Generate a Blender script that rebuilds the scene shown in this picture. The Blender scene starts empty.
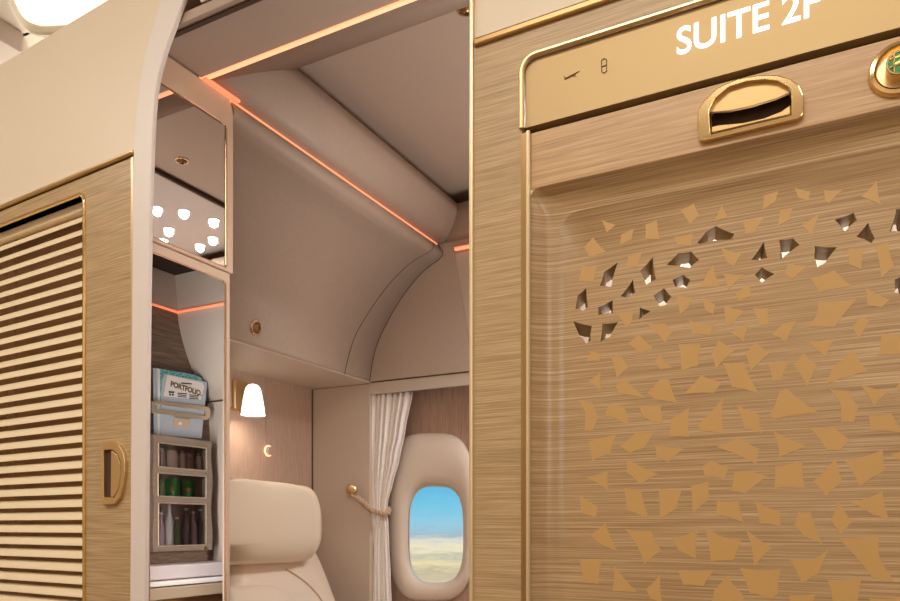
import bpy, bmesh, math, random
from mathutils import Vector, Matrix, noise
random.seed(7)
scene = bpy.context.scene
COL = scene.collection
PI = math.pi

# ------------------------------------------------------------------ camera
F, CX, HY = 741.0, 450.0, 526.0
TH = math.radians(27.8)
CAMZ = 1.2
ST, CT = math.sin(TH), math.cos(TH)
CAM = Vector((0, 0, CAMZ))
cd = bpy.data.cameras.new('camera')
cam = bpy.data.objects.new('camera', cd); COL.objects.link(cam)
cam.location = CAM
cam.rotation_euler = (PI/2, 0, TH)
cd.sensor_width = 36; cd.sensor_fit = 'HORIZONTAL'
cd.lens = F/900*36
cd.shift_y = (HY-300.5)/900
cd.clip_start = 0.01; cd.clip_end = 200
scene.camera = cam

def ray(px, py):
    a = (px-CX)/F; b = (HY-py)/F
    return Vector((-ST + a*CT, CT + a*ST, b))
def hit(px, py, p0, n):
    d = ray(px, py)
    t = (Vector(p0)-CAM).dot(n)/d.dot(n)
    return CAM + d*t
def hx(px, py, X): return hit(px, py, (X, 0, 0), Vector((1, 0, 0)))
def hy(px, py, Y): return hit(px, py, (0, Y, 0), Vector((0, 1, 0)))
def hz(px, py, Z): return hit(px, py, (0, 0, Z+CAMZ), Vector((0, 0, 1)))

class Frame:                      # a wall plane: s along it, z up (world), d away from the viewer
    def __init__(s, O, e, n):
        s.O = Vector(O); s.e = Vector(e).normalized(); s.n = Vector(n).normalized()
    def P(s, a, z, d=0.0):
        p = s.O + s.e*a + s.n*d; return Vector((p.x, p.y, z))
    def u(s, px, py, d=0.0):
        h = hit(px, py, s.O + s.n*d, s.n); v = h - s.O
        return (v.dot(s.e), h.z)
FR = Frame((0, 1, 0), (1, 0, 0), (0, 1, 0))
FL = Frame((-1.179, 1.0, 0), (0.998, -0.0624, 0), (0.0624, 0.998, 0))
MX = -1.20
FX = Frame((MX, 0, 0), (0, 1, 0), (-1, 0, 0))       # mirror partition
LX = -1.755
FW = Frame((LX, 0, 0), (0, 1, 0), (-1, 0, 0))       # lamp wall
AX = -2.03
FA = Frame((AX, 0, 0), (0, 1, 0), (-1, 0, 0))       # alcove end wall
WY = 2.22
FY = Frame((0, WY, 0), (1, 0, 0), (0, 1, 0))        # window wall

# ------------------------------------------------------------------ materials
def lin(c):
    return tuple(((x/255)/12.92 if x/255 <= .04045 else ((x/255+.055)/1.055)**2.4) for x in c) + (1.0,)
def mat(name, rgb, rough=.5, metal=0.0, spec=.5, emit=None, es=0.0, coat=0.0, mottle=0.0, mscale=30, bump=0.0, sheen=0.0):
    m = bpy.data.materials.new(name); m.use_nodes = True
    nt = m.node_tree; b = nt.nodes['Principled BSDF']
    b.inputs['Base Color'].default_value = lin(rgb)
    b.inputs['Roughness'].default_value = rough
    b.inputs['Metallic'].default_value = metal
    b.inputs['Specular IOR Level'].default_value = spec
    b.inputs['Coat Weight'].default_value = coat
    b.inputs['Sheen Weight'].default_value = sheen
    if emit:
        b.inputs['Emission Color'].default_value = lin(emit); b.inputs['Emission Strength'].default_value = es
    if mottle or bump:
        tc = nt.nodes.new('ShaderNodeTexCoord'); no = nt.nodes.new('ShaderNodeTexNoise')
        no.inputs['Scale'].default_value = mscale; no.inputs['Detail'].default_value = 4
        nt.links.new(tc.outputs['Object'], no.inputs['Vector'])
        if mottle:
            r = nt.nodes.new('ShaderNodeValToRGB')
            lo = tuple(max(0, c*(1-mottle)) for c in rgb); hi = tuple(min(255, c*(1+mottle)) for c in rgb)
            r.color_ramp.elements[0].position = .3; r.color_ramp.elements[1].position = .7
            r.color_ramp.elements[0].color = lin(lo); r.color_ramp.elements[1].color = lin(hi)
            nt.links.new(no.outputs['Fac'], r.inputs['Fac']); nt.links.new(r.outputs['Color'], b.inputs['Base Color'])
        if bump:
            bp = nt.nodes.new('ShaderNodeBump'); bp.inputs['Strength'].default_value = bump; bp.inputs['Distance'].default_value = .002
            nt.links.new(no.outputs['Fac'], bp.inputs['Height']); nt.links.new(bp.outputs['Normal'], b.inputs['Normal'])
    return m
def streak(name, cols, sc, sc2, rough=.4, bump=.15, vertical=False, metal=0.0, spec=.5, coat=0.0):
    """wood / brushed laminate: long thin streaks, two octaves; cols = dark, mid, light"""
    m = bpy.data.materials.new(name); m.use_nodes = True
    nt = m.node_tree; b = nt.nodes['Principled BSDF']
    b.inputs['Roughness'].default_value = rough; b.inputs['Metallic'].default_value = metal
    b.inputs['Specular IOR Level'].default_value = spec; b.inputs['Coat Weight'].default_value = coat
    b.inputs['Coat Roughness'].default_value = .25
    tc = nt.nodes.new('ShaderNodeTexCoord')
    def layer(s, det):
        mp = nt.nodes.new('ShaderNodeMapping'); mp.inputs['Scale'].default_value = s
        no = nt.nodes.new('ShaderNodeTexNoise'); no.inputs['Scale'].default_value = 1; no.inputs['Detail'].default_value = det
        no.inputs['Roughness'].default_value = .6
        nt.links.new(tc.outputs['Object'], mp.inputs['Vector']); nt.links.new(mp.outputs['Vector'], no.inputs['Vector'])
        return no
    a = layer(sc, 3); c = layer(sc2, 2)
    mx = nt.nodes.new('ShaderNodeMix'); mx.data_type = 'FLOAT'; mx.inputs['Factor'].default_value = .4
    nt.links.new(a.outputs['Fac'], mx.inputs[2]); nt.links.new(c.outputs['Fac'], mx.inputs[3])
    r = nt.nodes.new('ShaderNodeValToRGB')
    r.color_ramp.elements[0].position = .34; r.color_ramp.elements[1].position = .66
    r.color_ramp.elements[0].color = lin(cols[0]); r.color_ramp.elements[1].color = lin(cols[2])
    e = r.color_ramp.elements.new(.5); e.color = lin(cols[1])
    nt.links.new(mx.outputs[0], r.inputs['Fac']); nt.links.new(r.outputs['Color'], b.inputs['Base Color'])
    bp = nt.nodes.new('ShaderNodeBump'); bp.inputs['Strength'].default_value = bump; bp.inputs['Distance'].default_value = .001
    nt.links.new(mx.outputs[0], bp.inputs['Height']); nt.links.new(bp.outputs['Normal'], b.inputs['Normal'])
    return m

M = {}
M['cream'] = mat('cream_panel', (228, 213, 192), .38, spec=.4)
M['pillar'] = mat('pillar_white', (226, 217, 212), .4)
M['oak_fine'] = streak('oak_fine', ((150, 122, 86), (180, 152, 112), (206, 180, 140)), (6, 6, 420), (12, 12, 800), .36, .25)
M['oak_rail'] = streak('oak_rail', ((166, 130, 90), (192, 156, 112), (212, 178, 134)), (5, 5, 260), (14, 14, 700), .36, .2)
M['oak_door'] = streak('oak_door', ((138, 106, 70), (174, 142, 100), (208, 180, 140)), (4, 4, 480), (6, 6, 1100), .3, .2, coat=.5)
M['gold'] = mat('polished_gold', (230, 200, 146), .14, metal=1.0)
M['gold_satin'] = mat('satin_gold', (226, 198, 150), .3, metal=1.0)
M['gold_display'] = mat('display_gold', (186, 160, 116), .5, metal=.55)
M['bronze'] = mat('bronze_trim', (168, 134, 90), .3, metal=.9)
M['champagne'] = mat('champagne_trim', (228, 208, 172), .3, metal=.6)
M['inlay'] = mat('gold_inlay', (194, 154, 94), .5)
M['blind_back'] = mat('blind_back', (170, 134, 98), .6)
M['pull_flap'] = mat('pull_flap_gold', (196, 164, 114), .45, metal=.8)
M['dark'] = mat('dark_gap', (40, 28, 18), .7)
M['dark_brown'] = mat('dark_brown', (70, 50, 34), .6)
M['liner'] = mat('grey_liner', (206, 202, 206), .6)
M['hole'] = mat('routed_oak', (150, 124, 84), .5)
M['text'] = mat('lit_letters', (255, 255, 255), .5, emit=(250, 245, 255), es=1.6)
M['icon'] = mat('icon_brown', (120, 86, 50), .5)
M['green'] = mat('green_enamel', (40, 140, 50), .25)
M['chrome'] = mat('warm_chrome', (235, 215, 195), .1, metal=1.0)
M['mirror'] = mat('mirror_glass', (222, 216, 210), .015, metal=1.0)
M['peach'] = mat('peach_frame', (214, 186, 160), .4)
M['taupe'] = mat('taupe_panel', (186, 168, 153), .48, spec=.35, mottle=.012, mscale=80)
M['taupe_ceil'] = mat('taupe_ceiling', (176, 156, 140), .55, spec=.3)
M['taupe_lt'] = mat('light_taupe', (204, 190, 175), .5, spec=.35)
M['lamp_wall'] = streak('lamp_wall_fabric', ((184, 158, 140), (193, 168, 150), (202, 178, 160)), (160, 160, 12), (400, 400, 30), .45, .1)
M['veneer'] = streak('brown_veneer', ((150, 122, 108), (178, 148, 132), (200, 172, 156)), (420, 420, 8), (800, 800, 20), .4, .15)
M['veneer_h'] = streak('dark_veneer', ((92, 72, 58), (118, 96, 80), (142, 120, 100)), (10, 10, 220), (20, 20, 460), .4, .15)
M['seam'] = mat('seam_line', (92, 72, 56), .7)
M['led'] = mat('led_orange', (255, 190, 150), .5, emit=(255, 138, 92), es=1.0)
M['led_bright'] = mat('led_orange_bright', (255, 200, 160), .5, emit=(255, 168, 122), es=1.2)
M['led_dim'] = mat('led_orange_dim', (255, 180, 140), .5, emit=(255, 130, 88), es=.75)
M['leather'] = mat('cream_leather', (240, 226, 205), .42, bump=.03, mscale=40)
M['leather_lt'] = mat('pale_leather', (240, 224, 206), .45, bump=.03, mscale=40)
M['curtain'] = mat('curtain_fabric', (248, 244, 242), .85, sheen=.3, mottle=.03, mscale=200)
M['rope'] = mat('rope_cord', (206, 178, 150), .7)
M['frame_plastic'] = mat('window_surround', (230, 217, 204), .42)
M['shade'] = mat('lamp_shade_glass', (255, 250, 244), .5, emit=(255, 244, 235), es=1.7)
M['glow'] = mat('reading_light_glow', (255, 220, 190), .5, emit=(255, 205, 170), es=1.1)
M['slat'] = mat('slat_cream', (240, 222, 188), .4)
M['cord'] = mat('ladder_cord', (150, 122, 90), .8)
M['mag_blue'] = mat('pale_blue_paper', (184, 192, 200), .5)
M['mag_teal'] = mat('teal_paper', (90, 150, 150), .5, mottle=.5, mscale=160)
M['mag_white'] = mat('white_paper', (236, 232, 226), .6)
M['mag_navy'] = mat('navy_paper', (70, 92, 120), .6)
M['ink_gold'] = mat('ink_ochre', (110, 84, 40), .6)
M['ink'] = mat('ink_dark', (60, 52, 48), .6)
M['bar_body'] = streak('minibar_taupe', ((132, 114, 100), (148, 130, 114), (160, 142, 126)), (12, 12, 300), (30, 30, 700), .35, .1)
M['bar_in'] = mat('minibar_inside', (150, 132, 126), .6)
M['rim'] = mat('champagne_rim', (212, 192, 166), .3, metal=.5)
M['can_green'] = mat('can_green', (36, 130, 70), .3, metal=.3)
M['star_red'] = mat('star_red', (210, 50, 40), .5)
M['bottle_clear'] = mat('bottle_white', (214, 210, 214), .3)
M['bottle_purple'] = mat('bottle_mauve', (160, 134, 154), .35)
M['bottle_dark'] = mat('bottle_dark', (104, 88, 100), .3)
M['bottle_leaf'] = mat('bottle_leaf_green', (86, 110, 70), .4)
M['jar_pink'] = mat('jar_pink', (204, 180, 172), .4)
M['jar_brown'] = mat('jar_brown', (140, 110, 104), .4)
M['lav'] = mat('lavender_counter', (206, 196, 196), .45)
M['counter_beige'] = mat('beige_counter', (176, 156, 132), .45)
M['white'] = mat('ceiling_white', (244, 238, 228), .6)
M['grey_ceiling'] = mat('ceiling_grey_beige', (206, 192, 172), .6)
M['light_panel'] = mat('downlight_panel', (192, 183, 176), .45)
M['bulb'] = mat('downlight_bulb', (255, 255, 255), .5, emit=(245, 248, 255), es=4)
M['lamp_diff'] = mat('ceiling_lamp_diffuser', (255, 250, 240), .5, emit=(255, 246, 230), es=.95)
M['floor'] = mat('carpet_brown', (120, 96, 76), .95, mottle=.15, mscale=120)
gl = bpy.data.materials.new('clear_glass'); gl.use_nodes = True
nt = gl.node_tree; nt.nodes.clear()
o_ = nt.nodes.new('ShaderNodeOutputMaterial'); mxs = nt.nodes.new('ShaderNodeMixShader'); tr = nt.nodes.new('ShaderNodeBsdfTransparent'); gs = nt.nodes.new('ShaderNodeBsdfGlossy')
gs.inputs['Roughness'].default_value = .03; fr = nt.nodes.new('ShaderNodeFresnel'); fr.inputs['IOR'].default_value = 1.35
nt.links.new(fr.outputs[0], mxs.inputs[0]); nt.links.new(tr.outputs[0], mxs.inputs[1]); nt.links.new(gs.outputs[0], mxs.inputs[2]); nt.links.new(mxs.outputs[0], o_.inputs[0])
M['glass'] = gl

# ------------------------------------------------------------------ object helpers
WL = {}                                   # world location of each root / part
def setp(o, label=None, cat=None, group=None, kind=None):
    if label: o['label'] = label
    if cat: o['category'] = cat
    if group: o['group'] = group
    if kind: o['kind'] = kind
    return o
def thing(name, loc, label=None, cat=None, group=None, kind=None):
    o = bpy.data.objects.new(name, None); COL.objects.link(o); o.empty_display_size = .02
    o.location = loc; WL[o] = Vector(loc)
    return setp(o, label, cat, group, kind)
def mesh(name, verts, faces, m, parent=None, smooth=False, bevel=0.0, seg=2, label=None, cat=None, group=None, kind=None, auto=35):
    off = WL[parent] if parent is not None else Vector((0, 0, 0))
    me = bpy.data.meshes.new(name)
    me.from_pydata([tuple(Vector(v)-off) for v in verts], [], faces)
    bm = bmesh.new(); bm.from_mesh(me)
    bmesh.ops.remove_doubles(bm, verts=bm.verts, dist=1e-6)
    bmesh.ops.recalc_face_normals(bm, faces=bm.faces)
    bm.to_mesh(me); bm.free()
    me.materials.append(m)
    o = bpy.data.objects.new(name, me); COL.objects.link(o)
    if parent is not None: o.parent = parent
    WL[o] = off
    if smooth:
        for p in me.polygons: p.use_smooth = True
        if auto: me.set_sharp_from_angle(angle=math.radians(auto))
    if bevel:
        bv = o.modifiers.new('edge', 'BEVEL'); bv.width = bevel; bv.segments = seg; bv.limit_method = 'ANGLE'; bv.angle_limit = math.radians(30)
        bv.harden_normals = False
    return setp(o, label, cat, group, kind)
class G:                                   # geometry collector
    def __init__(s): s.v = []; s.f = []
    def add(s, v, f):
        k = len(s.v); s.v += [Vector(x) for x in v]; s.f += [tuple(i+k for i in q) for q in f]; return s
    def box(s, lo, hi):
        x0, y0, z0 = lo; x1, y1, z1 = hi
        return s.add([(x0,y0,z0),(x1,y0,z0),(x1,y1,z0),(x0,y1,z0),(x0,y0,z1),(x1,y0,z1),(x1,y1,z1),(x0,y1,z1)],
                     [(0,1,2,3),(4,5,6,7),(0,1,5,4),(1,2,6,5),(2,3,7,6),(3,0,4,7)])
    def fbox(s, fr, s0, s1, z0, z1, d0, d1):
        vs = [fr.P(a, z, d) for d in (d0, d1) for z in (z0, z1) for a in (s0, s1)]
        return s.add(vs, [(0,1,3,2),(4,5,7,6),(0,1,5,4),(2,3,7,6),(0,2,6,4),(1,3,7,5)])
    def plate(s, fr, outline, d0, d1, holes=(), back=True, hole_walls=True):
        loops = [outline] + list(holes)
        for d in ((d0, d1) if back else (d0,)):
            bm = bmesh.new()
            for lp in loops:
                vs = [bm.verts.new((a, z, 0)) for a, z in lp]
                for i in range(len(vs)): bm.edges.new((vs[i], vs[(i+1) % len(vs)]))
            bmesh.ops.triangle_fill(bm, use_beauty=True, use_dissolve=False, edges=bm.edges[:])
            bm.verts.index_update()
            s.add([fr.P(v.co.x, v.co.y, d) for v in bm.verts], [tuple(v.index for v in f.verts) for f in bm.faces])
            bm.free()
        for k, lp in enumerate(loops):
            if k and not hole_walls: continue
            n = len(lp)
            s.add([fr.P(a, z, d0) for a, z in lp] + [fr.P(a, z, d1) for a, z in lp], [(i, (i+1) % n, (i+1) % n+n, i+n) for i in range(n)])
        return s
    def loft(s, rings, cap0=False, cap1=False, closed=True):
        n = len(rings[0]); vs = [p for r in rings for p in r]; fs = []
        for k in range(len(rings)-1):
            for i in range(n if closed else n-1):
                j = (i+1) % n
                fs.append((k*n+i, k*n+j, (k+1)*n+j, (k+1)*n+i))
        if cap0: fs.append(tuple(range(n)))
        if cap1: fs.append(tuple(range((len(rings)-1)*n, len(rings)*n)))
        return s.add(vs, fs)
    def tube(s, pts, r, n=8, closed=False, caps=True):
        pts = [Vector(p) for p in pts]; rings = []; up = None; m = len(pts)
        for i, p in enumerate(pts):
            if closed: t = (pts[(i+1) % m]-pts[i-1]).normalized()
            else: t = (pts[min(i+1, m-1)]-pts[max(i-1, 0)]).normalized()
            if up is None:
                up = Vector((0, 0, 1)) if abs(t.z) < .9 else Vector((1, 0, 0))
            a = (up - t*up.dot(t)).normalized(); b = t.cross(a); up = a
            rr = r[i] if isinstance(r, (list, tuple)) else r
            rings.append([p + a*math.cos(2*PI*k/n)*rr + b*math.sin(2*PI*k/n)*rr for k in range(n)])
        if closed: rings.append(rings[0])
        return s.loft(rings, caps and not closed, caps and not closed)
    def lathe(s, prof, O, ax, n=28, cap0=True, cap1=True):
        O = Vector(O); ax = Vector(ax).normalized()
        a = (Vector((0, 0, 1)) if abs(ax.z) < .9 else Vector((1, 0, 0))).cross(ax).normalized(); b = ax.cross(a)
        rings = [[O + ax*h + a*math.cos(2*PI*k/n)*r + b*math.sin(2*PI*k/n)*r for k in range(n)] for r, h in prof]
        return s.loft(rings, cap0, cap1)
    def out(s, name, m, parent=None, **k): return mesh(name, s.v, s.f, m, parent, **k)

def rrect(x0, x1, z0, z1, r, n=6):
    pts = []
    for cx, cz, a0 in ((x1-r, z1-r, 0), (x0+r, z1-r, 90), (x0+r, z0+r, 180), (x1-r, z0+r, 270)):
        for k in range(n+1):
            a = math.radians(a0+90*k/n); pts.append((cx+r*math.cos(a), cz+r*math.sin(a)))
    return pts
def smoothpoly(pts, n=6, closed=False):     # Catmull-Rom through the points
    res = []; m = len(pts)
    rng = range(m if closed else m-1)
    for i in rng:
        g = (lambda k: pts[k % m]) if closed else (lambda k: pts[min(max(k, 0), m-1)])
        p0, p1, p2, p3 = (Vector(g(i-1)), Vector(g(i)), Vector(g(i+1)), Vector(g(i+2)))
        for k in range(n):
            t = k/n
            res.append(tuple(.5*((2*p1)+(-p0+p2)*t+(2*p0-5*p1+4*p2-p3)*t*t+(-p0+3*p1-3*p2+p3)*t**3)))
    if not closed: res.append(tuple(pts[-1]))
    return res
def ccw(p):
    a = sum(p[i][0]*p[(i+1) % len(p)][1]-p[(i+1) % len(p)][0]*p[i][1] for i in range(len(p)))
    return p if a > 0 else p[::-1]
def centroid(p): return (sum(q[0] for q in p)/len(p), sum(q[1] for q in p)/len(p))
def bowed(p, amt=.07, n=4):                # polygon with gently hollow sides
    c = centroid(p); res = []; m = len(p)
    for i in range(m):
        a, b = Vector(p[i]), Vector(p[(i+1) % m]); L = (b-a).length
        mid = (a+b)/2; inn = (Vector(c)-mid)
        inn = inn.normalized() if inn.length > 1e-9 else inn
        for k in range(n):
            t = k/n; q = a.lerp(b, t) + inn*(amt*L*4*t*(1-t)); res.append((q.x, q.y))
    return res

# ================================================================== THE AISLE AND THE SHELL
S = dict(kind='structure')
ZF, ZC = 0.0, 2.78
G().box((-3.9, -1.2, -.05), (2.6, 3.0, 0)).out('floor', M['floor'], label='brown carpeted cabin floor', cat='floor', **S)
g = G(); g.box((-3.9, -1.2, ZC), (2.6, 3.0, ZC+.05)); g.out('ceiling', M['white'], label='white cabin ceiling above the suites', cat='ceiling', **S)
G().box((-3.9, -1.25, 0), (2.6, -1.2, ZC)).out('wall_aisle', M['cream'], label='cream cabin wall on the far side of the aisle', cat='wall', **S)
G().box((-3.95, -1.2, 0), (-3.9, 3.0, ZC)).out('wall_front', M['cream'], label='cream bulkhead at the front end of the cabin', cat='wall', **S)
G().box((2.6, -1.2, 0), (2.65, 3.0, ZC)).out('wall_rear', M['cream'], label='cream bulkhead at the rear end of the cabin', cat='wall', **S)

# ================================================================== RIGHT PARTITION
zt = FR.u(474.2, 45)[1]                     # upper moulding
zb = 0.0
xe = FR.u(473.5, 300)[0]                    # partition edge beside the doorway
XR = .62
dl = FR.u(527, 300)[0]                      # door opening, near side
DC = -.05                                   # centre of the door
dr = 2*DC - dl
z_db = FR.u(528.3, 126)[1]                  # foot of the display
z_rt = FR.u(528.3, 132.5)[1]                # top of header rail
z_rb = FR.u(528.3, 189)[1]                  # bottom of header rail
ds0 = FR.u(522, 100)[0]
z_dt = FR.u(600, 34)[1]
g = G()
g.plate(FR, [(xe, zb), (XR, zb), (XR, zt), (xe, zt)], 0, .045,
        holes=[rrect(ds0, 2*DC-ds0, .06, z_dt, .022)])
g.out('wall_right', M['oak_fine'], bevel=.001, label='light oak partition framing the suite door', cat='wall', **S)
G().plate(FR, [(xe, zt+.006), (XR, zt+.006), (XR, 2.36), (xe, 2.36)], .004, .045).out('wall_upper', M['cream'], label='cream partition panel above the oak door surround', cat='wall', **S)
g = G(); g.fbox(FR, xe+.002, XR, zt-.005, zt+.007, -.006, .01)
g.out('trim_1', M['bronze'], bevel=.003, label='bronze moulding between oak surround and cream panel on right', cat='trim', **S)
g = G(); x0 = FR.u(469.6, 300)[0]
g.fbox(FR, x0, xe+.0005, 0, 2.36, -.004, .05); g.out('trim_2', M['champagne'], bevel=.003, label='pale gold edge strip down the doorway side of right partition', cat='trim', **S)
# gold bead down the door and dark seat behind it
bx0, bx1 = FR.u(525.8, 300)[0], FR.u(530, 300)[0]
g = G(); pa = [(bx0+(bx1-bx0)/2, z) for z in (0.06, .5, z_rt+.002)]
g.tube([FR.P(a, z, .001) for a, z in pa], .0036, 10); g.out('trim_3', M['champagne'], smooth=True, label='gold bead down the edge of the patterned suite door', cat='trim', **S)
g = G(); g.fbox(FR, FR.u(521.5, 300)[0], bx0+.001, .06, z_rt, -.0015, .002)
g.out('trim_4', M['bronze'], label='narrow bronze strip beside the gold door bead', cat='trim', **S)
g = G(); g.tube([FR.P(2*DC-a, z, .001) for a, z in pa], .0036, 10); g.fbox(FR, dr-.012, 2*DC-ds0+.001, .06, z_rt, .001, .02)
g.out('trim_24', M['champagne'], smooth=True, label='gold bead down the far edge of the patterned suite door', cat='trim', **S)
# bead around the display
lp = rrect(ds0, 2*DC-ds0, z_db-.02, z_dt, .022, 8)
path = [q for q in lp if q[1] > z_db-.003]
path = sorted(path, key=lambda q: 0)
right = [q for q in lp if q[1] > z_db+.02 and q[0] > DC]; left = [q for q in lp if q[1] > z_db+.02 and q[0] <= DC]
path = [(2*DC-ds0, z_db-.002)] + right + left + [(ds0, z_db-.002)]
g = G(); g.tube([FR.P(a, z, -.001) for a, z in path], .0042, 10)
g.out('trim_5', M['gold_satin'], smooth=True, label='gold bead round the illuminated suite sign', cat='trim', **S)
# dark slot under the display and behind the door
G().fbox(FR, ds0-.001, 2*DC-ds0+.001, z_db-.03, z_db+.012, .022, .03).out('trim_6', M['dark'], label='dark slot between suite sign and door rail', cat='trim', **S)

# --- sign
zs = (z_db+z_dt)/2
sign = thing('suite_sign', FR.P(DC, z_db, .01), 'gold sign panel above the door with glowing white suite number', 'sign')
r_in = rrect(ds0+.004, 2*DC-ds0-.004, z_db-.03, z_dt-.004, .018, 8)
r_in = [(a, max(z, z_db)) for a, z in r_in]
seen = []; [seen.append(q) for q in r_in if not seen or (abs(q[0]-seen[-1][0])+abs(q[1]-seen[-1][1])) > 1e-6]
G().plate(FR, seen, .003, .02).out('display_panel', M['gold_display'], sign, bevel=.0012)
def text_mesh(name, body, fr, s0, s1, z0, z1, d, m, parent, th=.0006, offset=.0, spacing=1.0, shear=0.0, rot=0.0, label=None):
    cu = bpy.data.curves.new(name, 'FONT'); cu.body = body; cu.size = 1; cu.offset = offset; cu.space_character = spacing; cu.shear = shear
    to = bpy.data.objects.new(name+'_tmp', cu); COL.objects.link(to)
    dg = bpy.context.evaluated_depsgraph_get(); me = bpy.data.meshes.new_from_object(to.evaluated_get(dg))
    vs = [v.co.copy() for v in me.vertices]; fs = [tuple(p.vertices) for p in me.polygons]
    bpy.data.objects.remove(to); bpy.data.curves.remove(cu); bpy.data.meshes.remove(me)
    xs = [v.x for v in vs]; ys = [v.y for v in vs]
    sx = (s1-s0)/(max(xs)-min(xs)); sy = (z1-z0)/(max(ys)-min(ys))
    c = Vector(((s0+s1)/2, (z0+z1)/2)); R = Matrix.Rotation(rot, 2)
    P = []
    for v in vs:
        q = Vector((s0+(v.x-min(xs))*sx, z0+(v.y-min(ys))*sy)); q = R @ (q-c) + c
        P.append(fr.P(q.x, q.y, d))
    return mesh(name, P, fs, m, parent, label=label)
s0t, z0t = FR.u(676.5, 55)
s1t, z1t = FR.u(820, 10)
capz = FR.u(683, 27)[1]-FR.u(683, 55)[1]
text_mesh('lettering', 'SUITE 2F', FR, s0t, s1t, z0t, z0t+capz, .0022, M['text'], sign, offset=.012, label='glowing white letters')
# icons: airplane, seat belt sign
ic = lambda px, py: FR.u(px, py)
g = G()
def stroke(g, pts, w, fr=FR, d=.0022):
    g.tube([fr.P(*fr.u(*p), d) for p in pts], w, 5)
stroke(g, [(564, 78), (570, 75), (579, 70)], [.0011, .0011, .0004]); stroke(g, [(568, 75.5), (574, 74.5), (575, 75.5)], .0005); stroke(g, [(564, 77.5), (563.6, 75)], .0005)
g.out('airplane_icon', M['icon'], sign)
g = G()
stroke(g, [(601, 66), (601, 59.5), (603.5, 57.5), (606, 58.5), (606, 70), (603.6, 72), (601.2, 71), (601, 66), (605.6, 64.2)], .0006)
g.out('seatbelt_icon', M['icon'], sign)

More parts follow.
